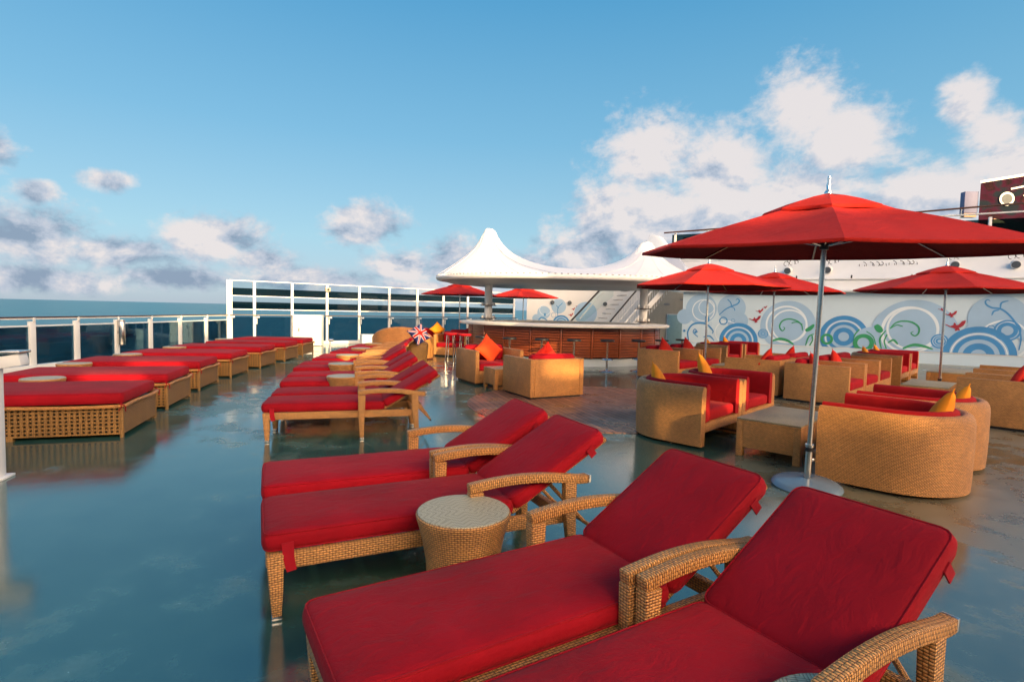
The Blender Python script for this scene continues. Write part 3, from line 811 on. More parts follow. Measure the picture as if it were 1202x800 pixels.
# the tall wind screen across the stern
A0 = Vector((-10.02, 19.3)); A1 = Vector((.10, 27.35)); dv = (A1 - A0); Ls = dv.length; dv.normalize(); an = math.atan2(dv.y, dv.x)
t = thing('wind_screen', 'tall white framed wind screen with two smoked glass stripes across the stern', 'wind screen', (A0.x, A0.y, 0), an)
st = [0, .82] + [.82 + 1.325 * k for k in range(1, 9)]
st = [s for s in st if s < Ls] + [Ls - .06]
for i, s in enumerate(st):
    w = .19 if i == 0 else .09
    p = MB(); p.box((s, 0, 1.17), (w, .10, 2.34)); p.build('post', M['white'], t, bevel=.01)
    b = MB(); b.box((s + .09, -.10, 1.04), (.10, .14, .05)); b.tube([(s + .06, -.09, .99), (s + .06, -.09, .78)], .022, 8); b.build('bracket', M['white'], t)
MB().box((Ls / 2, -.12, 1.11), (Ls, .07, .03)).build('handrail', M['darkrail'], t, bevel=.006)
MB().box((Ls / 2, -.02, .06), (Ls, .12, .12)).build('kerb', M['white'], t, bevel=.01)
for z, h in ((2.33, .032), (1.788, .03), (1.308, .03)): MB().box((Ls / 2, 0, z), (Ls - .02, .06, h)).build('cross_bar', M['white'], t, bevel=.004)
for i in range(len(st) - 1):
    a, b = st[i] + .06, st[i + 1] - .06; m = (a + b) / 2; w = b - a
    if w < .1: continue
    for z0, z1, mt, nm in ((1.81, 2.07, 'glass_dark', 'smoked_strip'), (2.07, 2.30, 'glass_clear', 'clear_strip'), (1.33, 1.58, 'glass_dark', 'smoked_strip'), (1.58, 1.76, 'glass_clear', 'clear_strip'), (.13, 1.05, 'glass_tint', 'glass_panel')):
        MB().box((m, 0, (z0 + z1) / 2), (w, .012, z1 - z0 - .003)).build(nm, M[mt], t, smooth=False)
o = MB().box((0, 0, 0), (.20, .12, .16)).build('loudspeaker', M['beige'], bevel=.02); s = st[3]
o.location = (A0.x + dv.x * s + .09 * dv.y, A0.y + dv.y * s - .09 * dv.x, 2.13); o.rotation_euler = (0, 0, an); tag(o, 'small beige loudspeaker box fixed high on a wind screen post', 'loudspeaker')
MB().tube([(0, -.065, 0), (0, -.058, 0)], .045, 16).build('grille', M['dark'], o)
# rail lamp
t = thing('rail_lamp', 'short steel cylinder lamp fixed on a post of the glass railing', 'lamp', (RX(14) + .12, 14.02, .50))
MB().tube([(0, 0, -.12), (0, 0, .48)], .075, 18).build('lamp_body', M['steel'], t, bevel=.01); MB().tube([(0, 0, .481), (0, 0, .52)], .08, 18).build('lamp_cap', M['steel'], t, bevel=.01)
MB().box((-.05, 0, .2), (.10, .04, .06)).build('bracket', M['dark'], t)
# white post with sloping cap at the left edge
t = thing('rail_end_post', 'white metal rail end with a sloping grey cap in the left foreground', 'rail post', (-4.30, 4.47, 0), R(15))
MB().box((0, 0, .48), (.14, .10, .94)).build('post', M['white'], t, bevel=.012)
MB().box((.0, 0, .010), (.22, .18, .020)).build('base_plate', M['white'], t, bevel=.004)
b = MB(); b.sweep([(-1.2, .0, .82), (-.25, 0, .90), (.10, 0, .975), (.24, 0, 1.0)], .13, .10); b.build('rail_beam', M['white'], t, bevel=.01)
b = MB(); b.sweep([(-1.2, .0, .885), (-.30, 0, .965), (-.05, 0, 1.03), (.10, 0, 1.06), (.25, 0, 1.062)], .17, .022); b.build('cap', M['steel'], t, bevel=.006)

# cabinets at the screen
t = thing('locker_cabinet', 'tall white locker standing before the wind screen beyond the daybeds', 'cabinet', (-7.65, 20.45, 0), R(8))
MB().box((0, 0, .58), (1.02, .45, 1.14)).build('body', M['white'], t, bevel=.012); MB().box((.08, -.232, .58), (.82, .012, 1.08)).build('door', M['white'], t, bevel=.004); MB().box((-.28, -.25, .6), (.03, .03, .12)).build('handle', M['steel'], t)
t = thing('low_box', 'small pale box on the deck at the foot of the wind screen', 'box', (-5.55, 21.1, 0), R(30))
MB().box((0, 0, .2), (.62, .4, .40)).build('body', M['kick'], t, bevel=.03); MB().box((0, 0, .42), (.64, .42, .035)).build('lid', M['white'], t, bevel=.01)
t = thing('fire_hose_nozzle', 'small chrome hydrant fitting on the deck past the last daybed', 'hydrant', (-6.0, 17.95, 0))
MB().tube([(0, 0, 0), (0, 0, .36)], .03, 10).build('pipe', M['white'], t); MB().tube([(-.02, 0, .38), (.10, 0, .38)], .05, 12).build('valve', M['chrome'], t)

# ------------------------------------------------------------------ bar
BC = (1.6, 17.2); BA, BB = 3.0, 2.55
def ell(a, f=1.0, c=(0, 0)): return (c[0] + (BA * math.cos(a)) * f, c[1] + (BB * math.sin(a)) * f)
t = thing('bar', 'oval bar with dark red wood slat front, white counter top and pale plinth', 'bar', (*BC, 0))
c = MB(); c.rot([(.80, 1.06), (1.06, 1.06), (1.085, 1.075), (1.09, 1.13), (1.075, 1.155), (.80, 1.155), (.80, 1.06)], 96, sx=BA, sy=BB); c.build('counter', M['counter'], t, angle=50)
c = MB(); c.rot([(.955, .0), (.955, .22), (.90, .22)], 96, sx=BA, sy=BB); c.build('plinth', M['kick'], t, angle=50)
c = MB(); c.rot([(.965, .22), (.965, 1.06)], 96, sx=BA, sy=BB); c.build('back_board', M['dark'], t)
c = MB(); c.rot([(.70, .0), (.70, .88), (.5, .88)], 64, sx=BA, sy=BB); c.build('inner_counter', M['soffit'], t, angle=40)
NB = 22
for k in range(NB):
    a0 = 2 * math.pi * k / NB + .05; a1 = a0 + 2 * math.pi / NB
    m = MB()
    for j in range(11):
        z = .255 + j * .073
        pts = [(*ell(a0 + .012 + (a1 - a0 - .024) * i / 6, .985), z + .032) for i in range(7)]
        m.sweep(pts, .03, .060)
    m.build('slat_panel', M['slat'], t, bevel=.006, seg=1)
    p = ell(a0, .985); d = MB(); d.box((*p, .64), (.05, .05, .83), rz=math.atan2(p[1] * BA, p[0] * BB)); d.build('divider', M['slat'], t, bevel=.005)
for nm, mt, (x, y), a, lab in ():
    pass
def make_stool():
    t = thing('bar_stool', '-', 'bar stool')
    MB().rot([(.0, .80), (.16, .80), (.178, .79), (.182, .77), (.170, .752), (.0, .748)], 28).build('seat', M['dark'], t, angle=50)
    MB().tube([(0, 0, .02), (0, 0, .75)], .026, 12).build('pole', M['chrome'], t)
    MB().rot([(.205, .003), (.20, .012), (.10, .022), (.03, .04), (.026, .05)], 28).build('base', M['chrome'], t, angle=60)
    f = MB(); f.tube([(.15 * math.cos(k * math.pi / 12), .15 * math.sin(k * math.pi / 12), .30) for k in range(25)], .010, 6, cap=False); f.box((0, 0, .30), (.29, .018, .014)); f.box((0, 0, .30), (.018, .29, .014)); f.build('footrest', M['chrome'], t)
    return t
stool = make_stool()
ST = [((-.80, 14.35), 'leftmost black bar stool, mostly behind the armchair with the large orange pillow'), ((-.06, 13.9), 'black bar stool second from the left at the bar'), ((.75, 13.7), 'black bar stool third from the left, above the scarlet pillow tip'),
      ((1.56, 13.68), 'black bar stool in the middle of the bar front, above the armchair'), ((2.42, 13.8), 'black bar stool standing clear, its full chrome pole and base in view'), ((3.28, 14.1), 'black bar stool just left of the armchair by the bar end'), ((4.02, 14.6), 'black bar stool behind the red pillow at the right end of the bar'), ((4.75, 15.2), 'rightmost black bar stool past the bar end')]
for i, ((x, y), lab) in enumerate(ST): place(stool, i, (x, y, 0), R(20 * i), lab, 'black and chrome bar stools')
for i, (x, y, lab) in enumerate(((-1.72, 15.3, 'left red-topped stool by the left end of the bar'), (-1.32, 15.0, 'right red-topped stool by the left end of the bar'))):
    t = thing('red_stool', lab, 'bar stool', (x, y, 0), 0, 'red-topped stools')
    MB().rot([(.0, .82), (.19, .82), (.205, .80), (.19, .765), (.0, .76)], 24).build('seat', M['red'], t, angle=50)
    for k in range(4): a = k * math.pi / 2 + .6; MB().tube([(.12 * math.cos(a), .12 * math.sin(a), .76), (.17 * math.cos(a), .17 * math.sin(a), 0)], .014, 8).build('leg', M['chrome'], t)

# ------------------------------------------------------------------ tent roof over the bar: soap-film surface
TC = (1.78, 17.9); TA, TB = 4.25, 2.75; RIM = 2.52
PK = [(-2.58, 0, 4.06, .20), (2.50, 0.0, 3.74, .20)]
gx, gy = 141, 93
X = np.linspace(-TA, TA, gx); Y = np.linspace(-TB, TB, gy); XX, YY = np.meshgrid(X, Y, indexing='ij')
ins = (XX / TA) ** 2 + (YY / TB) ** 2 < 1
Z = np.full_like(XX, RIM); fix = ~ins
for px, py, pz, pr in PK:
    d = np.hypot(XX - px, YY - py) < pr; Z[d] = pz; fix |= d
dx2 = (X[1] - X[0]) ** 2; dy2 = (Y[1] - Y[0]) ** 2
Z0 = Z.copy()
for it in range(2600):
    Zn = Z.copy()
    Zn[1:-1, 1:-1] = ((Z[2:, 1:-1] + Z[:-2, 1:-1]) * dy2 + (Z[1:-1, 2:] + Z[1:-1, :-2]) * dx2) / (2 * (dx2 + dy2))
    Z = np.where(fix, Z0, Zn)
def tz(x, y):
    i = (x + TA) / (2 * TA) * (gx - 1); j = (y + TB) / (2 * TB) * (gy - 1); i0 = int(min(max(i, 0), gx - 2)); j0 = int(min(max(j, 0), gy - 2)); a, b = i - i0, j - j0
    z = float(Z[i0, j0] * (1 - a) * (1 - b) + Z[i0 + 1, j0] * a * (1 - b) + Z[i0, j0 + 1] * (1 - a) * b + Z[i0 + 1, j0 + 1] * a * b)
    z = RIM + 1.54 * max(0, (z - RIM) / 1.54) ** .8
    for px, py, pz, pr in PK:   # round the tip over
        d = math.hypot(x - px, y - py)
        if d < pr * 1.6: z = min(z, pz) + .05 * math.cos(min(1, d / (pr * 1.6)) * math.pi / 2)
    return z
t = thing('tent_canopy', 'white two-peaked tensile tent roof over the oval bar', 'tent roof', (*TC, 0))
m = MB(); NX, NY = 130, 84
vid = {}; vs = []; fs = []
nr, na = 46, 128
vs.append((0, 0, tz(0, 0)))
for i in range(1, nr + 1):
    f = i / nr
    for k in range(na):
        a = 2 * math.pi * k / na; x, y = TA * f * math.cos(a), TB * f * math.sin(a)
        vs.append((x, y, tz(x * .9999, y * .9999) if f < 1 else RIM))
for k in range(na): fs.append((0, 1 + k, 1 + (k + 1) % na))
for i in range(nr - 1):
    for k in range(na): fs.append((1 + i * na + k, 1 + (i + 1) * na + k, 1 + (i + 1) * na + (k + 1) % na, 1 + i * na + (k + 1) % na))
m.add(vs, fs); mo = m.build('membrane', M['tent'], t, angle=80); md = mo.modifiers.new('thickness', 'SOLIDIFY'); md.thickness = .01
r = MB()
for k in range(24):                 # welded seams running from the hem up to the nearer peak
    a = 2 * math.pi * (k + .5) / 24; px = PK[0][0] if math.cos(a) < 0 else PK[1][0]; P = []
    for j in range(13):
        u = j / 12; x = TA * .995 * math.cos(a) * (1 - u) + (px + .12 * math.cos(a)) * u; y = TB * .995 * math.sin(a) * (1 - u) + .12 * math.sin(a) * u
        P.append((x, y, tz(x, y) + .006))
    r.sweep(P, .045, .008)
r.build('membrane_seams', M['tent'], t)
r = MB(); r.rot([(.985, RIM + .01), (1.006, RIM + .005), (1.012, RIM - .04), (1.004, RIM - .105), (.985, RIM - .13), (.96, RIM - .12)], 128, sx=TA, sy=TB); r.build('rim', M['tent'], t, angle=50)
r = MB()
for k in range(150):
    a = 2 * math.pi * k / 150; r.box((TA * 1.003 * math.cos(a), TB * 1.003 * math.sin(a), RIM + .018), (.05, .05, .018), rz=a)
r.build('lacing', M['steel'], t)
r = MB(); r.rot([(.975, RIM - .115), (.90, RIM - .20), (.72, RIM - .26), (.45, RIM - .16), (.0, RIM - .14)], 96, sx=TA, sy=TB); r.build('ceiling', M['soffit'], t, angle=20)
for px, py, pz, pr in PK:
    py -= .0; cx = px
    c = MB().tube([(cx, py, 0), (cx, py, RIM - .2)], .125, 24).build('column', M['white'], t)
    for z in (1.20, 1.62):
        r = MB(); r.rot([(.128, z), (.27, z), (.28, z + .012), (.27, z + .024), (.128, z + .024)], 28, c=(cx, py)); r.build('ring_shelf', M['darkrail'], c, angle=50)
        for k in range(6):
            a = k * math.pi / 3 + .3; MB().tube([(cx + .20 * math.cos(a), py + .20 * math.sin(a), z + .025), (cx + .20 * math.cos(a), py + .20 * math.sin(a), z + .11)], .034, 10).build('spotlight', M['white'], c)

# ------------------------------------------------------------------ far left lounge by the bar
for i, (x, y, a, lab) in enumerate(((-3.2, 16.2, 62, 'tall curved wicker sofa, golden in the sun, beyond the middle lounger row'), )):
    t = thing('curved_sofa', lab, 'sofa', (x, y, 0), R(a))
    s = MB(); P = []; n = 18
    o_, i_ = [], []
    for k in range(n + 1):
        u = k / n; aa = R(200 - 150 * u + 90); o_.append((1.0 * math.cos(aa), .85 * math.sin(aa), .60 + .36 * math.sin(math.pi * min(1, u * .9 + .05))))
    vs = []
    for (x_, y_, h_) in o_: vs += [(x_, y_, .04), (x_ * 1.02, y_ * 1.02, h_ - .04), (x_ * .97, y_ * .97, h_), (x_ * .90, y_ * .90, h_ - .03), (x_ * .88, y_ * .88, .2)]
    fs = [(k * 5 + j, (k + 1) * 5 + j, (k + 1) * 5 + (j + 1) % 5, k * 5 + (j + 1) % 5) for k in range(n) for j in range(5)] + [(0, 1, 2, 3, 4), tuple(n * 5 + j for j in (4, 3, 2, 1, 0))]
    s.add(vs, fs); s.build('back', M['wick_fine'], t, angle=50)
    c = MB(); c.prism([(x_ * .87, y_ * .87) for x_, y_, _ in o_], .06, .30); c.build('seat_base', M['wick_fine'], t, smooth=False)
    c = MB(); c.prism([(x_ * .86, y_ * .86) for x_, y_, _ in o_], .302, .44); c.build('seat_cushion', M['red'], t, bevel=.04, seg=3)
FC = [((-1.95, 17.1), -100, 'sunlit square wicker armchair beyond the lounger row, left of its twin'), ((-1.62, 18.9), -78, 'sunlit square wicker armchair near the left end of the bar'), ((-2.95, 19.6), -80, 'square wicker armchair with an orange pillow before the wind screen'), ((-1.0, 20.6), -60, 'far square wicker armchair behind the left end of the bar')]
for i, ((x, y), a, lab) in enumerate(FC):
    o = copy_tree(cube); o.location = (x, y, 0); o.rotation_euler = (0, 0, R(a)); o['label'] = lab; o['group'] = 'square wicker armchairs'
lean((-2.75, 20.0, .74), -80, .42, M['orange'], 'small golden pillow tip above the far sunlit armchairs')
# union flag cushion
o = pillow('pillow printed with a red, white and blue crossed flag beyond the middle loungers', (-2.32, 13.6, .84), (0, 0, 0), .46, M['flag_blue'], None)
o.rotation_euler = (Matrix.Rotation(R(-60), 3, 'Z') @ Matrix.Rotation(R(60), 3, 'Y') @ Matrix.Rotation(R(28), 3, 'Z')).to_euler()
me = o.data; me.materials.append(M['flag_white']); me.materials.append(M['red_pil'])
def flag_h(x, y, s=.46):
    u, v = abs(x) / (s / 2), abs(y) / (s / 2); return ((1 - min(1, u) ** 2) * (1 - min(1, v) ** 2)) ** .45 * s * .17
for nm, mt, w, off, dirs in (('flag_white_bands', 'flag_white', .085, .006, ((1, 0), (0, 1))), ('flag_white_bands', 'flag_white', .05, .005, ((1, 1), (1, -1))), ('flag_red_bands', 'red_pil', .05, .010, ((1, 0), (0, 1))), ('flag_red_bands', 'red_pil', .02, .008, ((1, 1), (1, -1)))):
    g = MB()
    for dx, dy in dirs:
        l = math.hypot(dx, dy); ux, uy = dx / l, dy / l; H = .205 * (l if l > 1 else 1)
        for sg in (1, -1):
            vs = []
            for k in range(17):
                q = -H + 2 * H * k / 16
                for e in (-w / 2, w / 2):
                    x, y = ux * q - uy * e, uy * q + ux * e; vs.append((x, y, sg * (flag_h(x, y) + off)))
            g.add(vs, [(2 * k, 2 * k + 2, 2 * k + 3, 2 * k + 1) for k in range(16)])
    g.build(nm, M[mt], o)
t = thing('tub_stool', 'dark round wicker stool in the shade at the end of the lounger row', 'stool', (-2.5, 13.9, 0))
MB().rot([(.30, .02), (.33, .2), (.36, .42), (.37, .55), (.34, .62), (.28, .64), (.0, .60)], 32).build('body', M['wick_bed'], t, angle=50)
MB().rot([(.27, .645), (.22, .69), (.0, .70)], 32).build('cushion', M['red'], t, angle=60)

# ------------------------------------------------------------------ mural builder
def ribbon(mb, pts, w, z, closed=False, taper=False):
    # smooth the polyline, then widen it in the plane
    P = [Vector((a, b)) for a, b in pts]
    if not closed and len(P) > 2:
        Q = []
        for i in range(len(P) - 1):
            p0, p1, p2, p3 = P[max(i - 1, 0)], P[i], P[i + 1], P[min(i + 2, len(P) - 1)]
            for j in range(6):
                u = j / 6; Q.append(.5 * ((2 * p1) + (p2 - p0) * u + (2 * p0 - 5 * p1 + 4 * p2 - p3) * u * u + (3 * p1 - p0 - 3 * p2 + p3) * u ** 3))
        P = Q + [P[-1]]
    n = len(P); vs = []
    for i, p in enumerate(P):
        tt = (P[min(i + 1, n - 1)] - P[max(i - 1, 0)]).normalized(); nn = Vector((-tt.y, tt.x)); k = w / 2
        if taper: k *= .25 + .95 * math.sin(math.pi * min(1, .08 + i / (n - 1) * .92)) ** .7
        for e in (-k, k): q = p + nn * e; vs.append((q.x, -z, q.y))
    mb.add(vs, [(2 * i, 2 * i + 2, 2 * i + 3, 2 * i + 1) for i in range(n - 1)])
def disc(mb, x, y, r0, r1, z, zmin=-9, n=56, a0=0, a1=2 * math.pi):
    vs = []
    for k in range(n + 1):
        a = a0 + (a1 - a0) * k / n
        for r in (r0, r1): vs.append((x + r * math.cos(a), -z, max(zmin, y + r * math.sin(a))))
    mb.add(vs, [(2 * i, 2 * i + 1, 2 * i + 3, 2 * i + 2) for i in range(n)])
BIRD = [(-1, .10), (-.78, .05), (-.45, -.12), (-.25, -.05), (-.12, .08), (-.18, .22), (-.05, .30), (.05, .20), (.10, .02), (.30, .05), (.48, .25), (.62, .50), (.98, .62), (.95, .30), (.80, -.02), (.55, -.25), (.35, -.32), (.50, -.50), (.45, -.62), (.25, -.60), (.10, -.72), (.0, -.60), (.05, -.42), (-.15, -.35), (-.55, -.22), (-.85, -.02)]
def mural(specs, parent, zmin):
    mats = ['m_pale', 'm_white', 'm_blue', 'm_green', 'm_red']; I = {'pale': 0, 'white': 1, 'blue': 2, 'green': 3, 'red': 4}
    g = MB(); z = .004
    for s in specs:
        z += .0004
        if s[0] == 'disc': g.cur = I[s[4]]; disc(g, s[1], s[2], 0, s[3], z, zmin)
        elif s[0] == 'circ': g.cur = I[s[4]]; w = s[3] * .09 if s[4] == 'white' else s[3] * min(.42, s[5] / 28); disc(g, s[1], s[2], s[3] - w, s[3], z, zmin)
        elif s[0] == 'target':
            for col, a, b in (('blue', .80, 1.0), ('pale', .70, .80), ('blue', .56, .70), ('pale', .43, .56), ('blue', .22, .43), ('pale', 0, .22)): g.cur = I[col]; disc(g, s[1], s[2], a * s[3], b * s[3], z, zmin)
            g.cur = 1; disc(g, s[1], s[2], s[3] * .735, s[3] * .765, z + .0004, zmin)
        elif s[0] == 'line': g.cur = I[s[1]]; ribbon(g, s[2], s[3], z, taper=s[3] > .04 and len(s[2]) > 2)
        elif s[0] == 'bird':
            g.cur = 4; k = s[3]; n = len(BIRD); vs = [(s[1] + a * k, -z - .0004, s[2] + b * k) for a, b in BIRD]; g.add(vs, [tuple(range(n))])
    return g.build('mural', [M[k] for k in mats], parent, smooth=False)
MUR1 = [
   ('disc', 0.73, 1.72, 0.601, 'pale'),
   ('disc', 0.09, 1.39, 0.308, 'pale'),
   ('disc', 1.88, 1.77, 0.524, 'pale'),
   ('disc', 2.13, 1.26, 0.38, 'pale'),
   ('disc', 3.89, 1.14, 0.94, 'pale'),
   ('circ', 0.82, 1.66, 0.442, 'white', 6),
   ('circ', 0.94, 1.79, 0.315, 'white', 5),
   ('circ', 1.75, 0.81, 0.464, 'white', 5),
   ('circ', 3.84, 1.19, 0.706, 'white', 6),
   ('circ', 3.94, 1.14, 0.616, 'white', 4),
   ('target', 2.18, 0.49, 0.704),
   ('target', 3.06, 0.81, 0.18),
   ('target', 5.71, 0.81, 0.758),
   ('circ', 1.6, 1.26, 0.161, 'blue', 8),
   ('circ', 1.96, 1.28, 0.074, 'blue', 5),
   ('line', 'blue', [(1.43, 1.49), (1.65, 1.71), (1.88, 1.84), (2.08, 1.93), (2.16, 2.05), (2.09, 2.14), (2.03, 2.08)], 0.044),
   ('line', 'blue', [(1.88, 1.84), (1.84, 1.99), (1.72, 2.11)], 0.037),
   ('line', 'blue', [(1.85, 1.82), (1.97, 1.78), (2.01, 1.67)], 0.031),
   ('line', 'blue', [(0.29, 0.44), (0.24, 0.76), (0.39, 1.05), (0.66, 1.15), (0.97, 1.1), (1.22, 0.86), (1.19, 0.73)], 0.058),
   ('line', 'blue', [(0.65, 0.58), (0.46, 0.76), (0.52, 0.89), (0.63, 0.77)], 0.038),
   ('line', 'blue', [(0.87, 0.59), (1.11, 0.63), (1.29, 0.45)], 0.05),
   ('line', 'blue', [(0.95, 1.44), (0.99, 1.29), (0.91, 1.19)], 0.139),
   ('disc', 0.1, 0.81, 0.051, 'blue'),
   ('disc', 0.55, 0.77, 0.051, 'blue'),
   ('circ', 1.13, 1.12, 0.05, 'blue', 3),
   ('line', 'green', [(4.39, 0.98), (4.36, 1.18), (4.2, 1.33), (3.93, 1.4), (3.7, 1.31), (3.62, 1.1), (3.72, 0.95), (3.8, 1.04), (3.74, 1.1)], 0.041),
   ('line', 'green', [(4.38, 1.21), (4.2, 1.29), (4.02, 1.25)], 0.035),
   ('line', 'green', [(3.39, 0.55), (3.65, 0.64), (3.92, 0.58), (4.13, 0.44)], 0.083),
   ('line', 'green', [(4.49, 0.98), (4.64, 1.07), (4.76, 1.22)], 0.116),
   ('line', 'green', [(4.52, 0.43), (4.61, 0.76), (4.78, 0.88)], 0.041),
   ('line', 'green', [(4.65, 0.44), (4.74, 0.65), (4.71, 0.82)], 0.04),
   ('line', 'green', [(4.8, 0.45), (4.91, 0.65), (4.93, 0.77)], 0.034),
   ('circ', 5.19, 0.7, 0.199, 'green', 12),
   ('line', 'green', [(6.18, 1.1), (6.05, 0.87), (6.08, 0.65), (6.18, 0.6)], 0.05),
   ('bird', 2.74, 1.37, 0.218),
   ('bird', 2.89, 1.69, 0.145),
   ('bird', 3.08, 1.83, 0.084),
   ('disc', 7.75, 0.91, 1.247, 'pale'),
   ('disc', 6.53, 0.68, 0.505, 'pale'),
   ('disc', 9.91, 1.58, 0.76, 'pale'),
   ('disc', 9.63, 1.01, 0.581, 'pale'),
   ('disc', 10.71, 1.42, 0.54, 'pale'),
   ('circ', 7.62, 1.12, 0.81, 'white', 10),
   ('circ', 7.7, 1.17, 0.735, 'white', 6),
   ('circ', 10.09, 0.89, 0.642, 'white', 6),
   ('line', 'white', [(6.96, 0.5), (6.86, 0.79), (6.86, 1.14), (6.99, 1.5), (7.22, 1.75)], 0.05),
   ('target', 8.46, 0.78, 0.24),
   ('target', 9.49, 0.35, 0.956),
   ('circ', 10.16, 1.2, 0.256, 'blue', 18),
   ('circ', 9.76, 1.26, 0.102, 'blue', 7),
   ('circ', 10.16, 1.2, 0.338, 'blue', 4),
   ('line', 'blue', [(10.47, 0.59), (10.5, 0.96), (10.41, 1.32), (10.19, 1.68), (9.97, 1.88), (9.75, 1.92), (9.61, 2.01), (9.57, 2.12), (9.63, 2.18), (9.69, 2.13)], 0.045),
   ('line', 'blue', [(9.95, 1.9), (9.97, 2.08), (10.14, 2.15)], 0.041),
   ('line', 'blue', [(9.93, 1.85), (9.8, 1.81), (9.75, 1.67)], 0.041),
   ('line', 'green', [(7.07, 1.15), (7.2, 1.33), (7.4, 1.42), (7.68, 1.39), (7.87, 1.23), (7.88, 1.03), (7.78, 0.93), (7.67, 1.02), (7.74, 1.08)], 0.045),
   ('line', 'green', [(7.07, 1.15), (7.25, 1.28), (7.43, 1.24)], 0.035),
   ('line', 'green', [(6.65, 1.26), (6.76, 1.12), (6.85, 1.02)], 0.171),
   ('line', 'green', [(7.47, 0.48), (7.76, 0.62), (8.04, 0.59), (8.3, 0.5)], 0.079),
   ('line', 'green', [(6.86, 0.44), (6.8, 0.79), (6.97, 1.1)], 0.045),
   ('line', 'green', [(7.0, 0.45), (6.93, 0.7), (7.0, 0.95)], 0.04),
   ('line', 'green', [(7.32, 0.62), (7.19, 0.76), (7.03, 0.65)], 0.059),
   ('line', 'green', [(6.71, 0.43), (6.61, 0.83), (6.39, 1.03)], 0.03),
   ('circ', 6.32, 0.62, 0.315, 'green', 18),
   ('bird', 8.84, 1.33, 0.275),
   ('bird', 8.7, 1.7, 0.172),
   ('bird', 8.46, 1.86, 0.106),
    ('disc', 12.3, 1.3, .8, 'pale'), ('target', 13.0, .9, .5), ('circ', 12.2, 1.5, .5, 'white', 6), ('bird', 11.9, 1.7, .2),
]
MUR2 = [
   ('disc', 0.84, 1.41, 0.323, 'pale'),
   ('disc', 1.57, 1.74, 0.365, 'pale'),
   ('disc', 2.91, 1.42, 0.562, 'pale'),
   ('disc', 0.49, 1.12, 0.211, 'pale'),
   ('circ', 0.9, 1.55, 0.281, 'white', 4),
   ('circ', 1.33, 1.3, 0.126, 'blue', 4),
   ('target', 1.71, 0.87, 0.435),
   ('line', 'blue', [(1.54, 1.22), (1.53, 1.64), (1.7, 1.85), (1.75, 1.92)], 0.035),
   ('line', 'blue', [(1.57, 1.64), (1.45, 1.78)], 0.035),
   ('line', 'blue', [(0.53, 0.95), (0.74, 1.17), (1.06, 1.0)], 0.056),
   ('line', 'blue', [(0.89, 1.38), (0.9, 1.24)], 0.098),
   ('bird', 2.16, 1.34, 0.14),
   ('bird', 2.28, 1.63, 0.105),
   ('bird', 2.43, 1.76, 0.056),
]
# ------------------------------------------------------------------ mural bulkhead and the superstructure above it
aw = R(-30)
t = thing('mural_bulkhead', 'long white bulkhead painted with pale blue circles, green vines and red birds', 'wall', (7.0, 22.5, 0), aw)
MB().box((10.4, .15, 1.20), (20.8, .30, 2.40)).build('wall', M['mural_wall'], t, smooth=False)
mural(MUR1, t, .42)
b = MB(); b.box((10.4, -.006, .395), (20.8, .018, .022)); b.build('trim_strip', M['white'], t)
b = MB(); b.box((10.4, -.05, 2.44), (21.0, .42, .10)); b.build('ledge', M['white'], t, bevel=.04, seg=3)
t = thing('upper_deck', 'white sloping deck house above the mural with dark windows and a thin handrail', 'superstructure', (7.0, 22.5, 0), aw)
def quad(y0, z0, y1, z1, x0=-.9, x1=17): return [(x0, y0, z0), (x1, y0, z0), (x1, y1, z1), (x0, y1, z1)]
b = MB(); b.add(quad(.0, 2.49, .12, 2.86) , [(0, 1, 2, 3)]); b.add(quad(.12, 2.86, .17, 2.90), [(0, 1, 2, 3)]); b.add(quad(.17, 2.90, 1.15, 3.72), [(0, 1, 2, 3)])
b.add([(-.9, 0, 2.49), (-.9, .12, 2.86), (-.9, 1.15, 3.72), (-.9, 4, 3.72), (-.9, 4, 2.49)], [(0, 1, 2, 3, 4)]); b.add(quad(1.15, 3.72, 4, 3.74), [(0, 1, 2, 3)])
b.build('sloped_wall', M['white_wall'], t, smooth=False)
b = MB(); b.box((8, .10, 2.885), (17.6, .09, .05)); b.build('rain_gutter', M['white'], t, bevel=.015)
b = MB(); b.box((8.05, 1.30, 3.80), (17.9, .10, .14)); b.build('deck_edge', M['white'], t, bevel=.01)
b = MB(); b.box((8.05, 1.45, 4.40), (17.9, .03, 1.10)); b.build('window_band', M['glass_dark'], t, smooth=False)
b = MB(); b.box((8.05, 2.9, 4.38), (17.6, .2, 1.25)); b.build('cabin_wall', M['dark'], t, smooth=False)
for k in range(14): MB().box((-.75 + k * 1.32, 1.38, 4.42), (.09, .10, 1.2)).build('window_post', M['white'], t, bevel=.01)
MB().tube([(-.9, 1.38, 5.06), (4, 1.38, 5.10), (17, 1.38, 5.20)], .03, 10).build('white_rail', M['white'], t)
MB().tube([(-1.2, 1.2, 5.02), (4, 1.2, 5.16), (10, 1.2, 5.38), (17, 1.2, 5.50)], .032, 10).build('handrail', M['darkrail'], t)
for k in range(8): MB().tube([(-.6 + k * 2.4, 1.36, 5.0), (-.6 + k * 2.4, 1.2, 5.06 + .062 * k)], .014, 6).build('rail_bracket', M['white'], t)
b = MB()
for k in range(7):
    P = [(1.2 + k * 2.2 + .13 * math.cos(R(a)), 1.12, 3.72 + .14 * math.sin(R(a))) for a in range(0, 181, 20)]; b.tube(P, .018, 6)
b.build('lifting_eye', M['white'], t)
b = MB()
for k in range(9): b.box((.6 + k * 1.75, .09, 2.955), (.05, .06, .10)); b.tube([(.6 + k * 1.75, .05, 3.02), (.62 + k * 1.75, -.02, 2.99), (.6 + k * 1.75, .0, 2.93)], .012, 6)
b.build('hook', M['dark'], t)
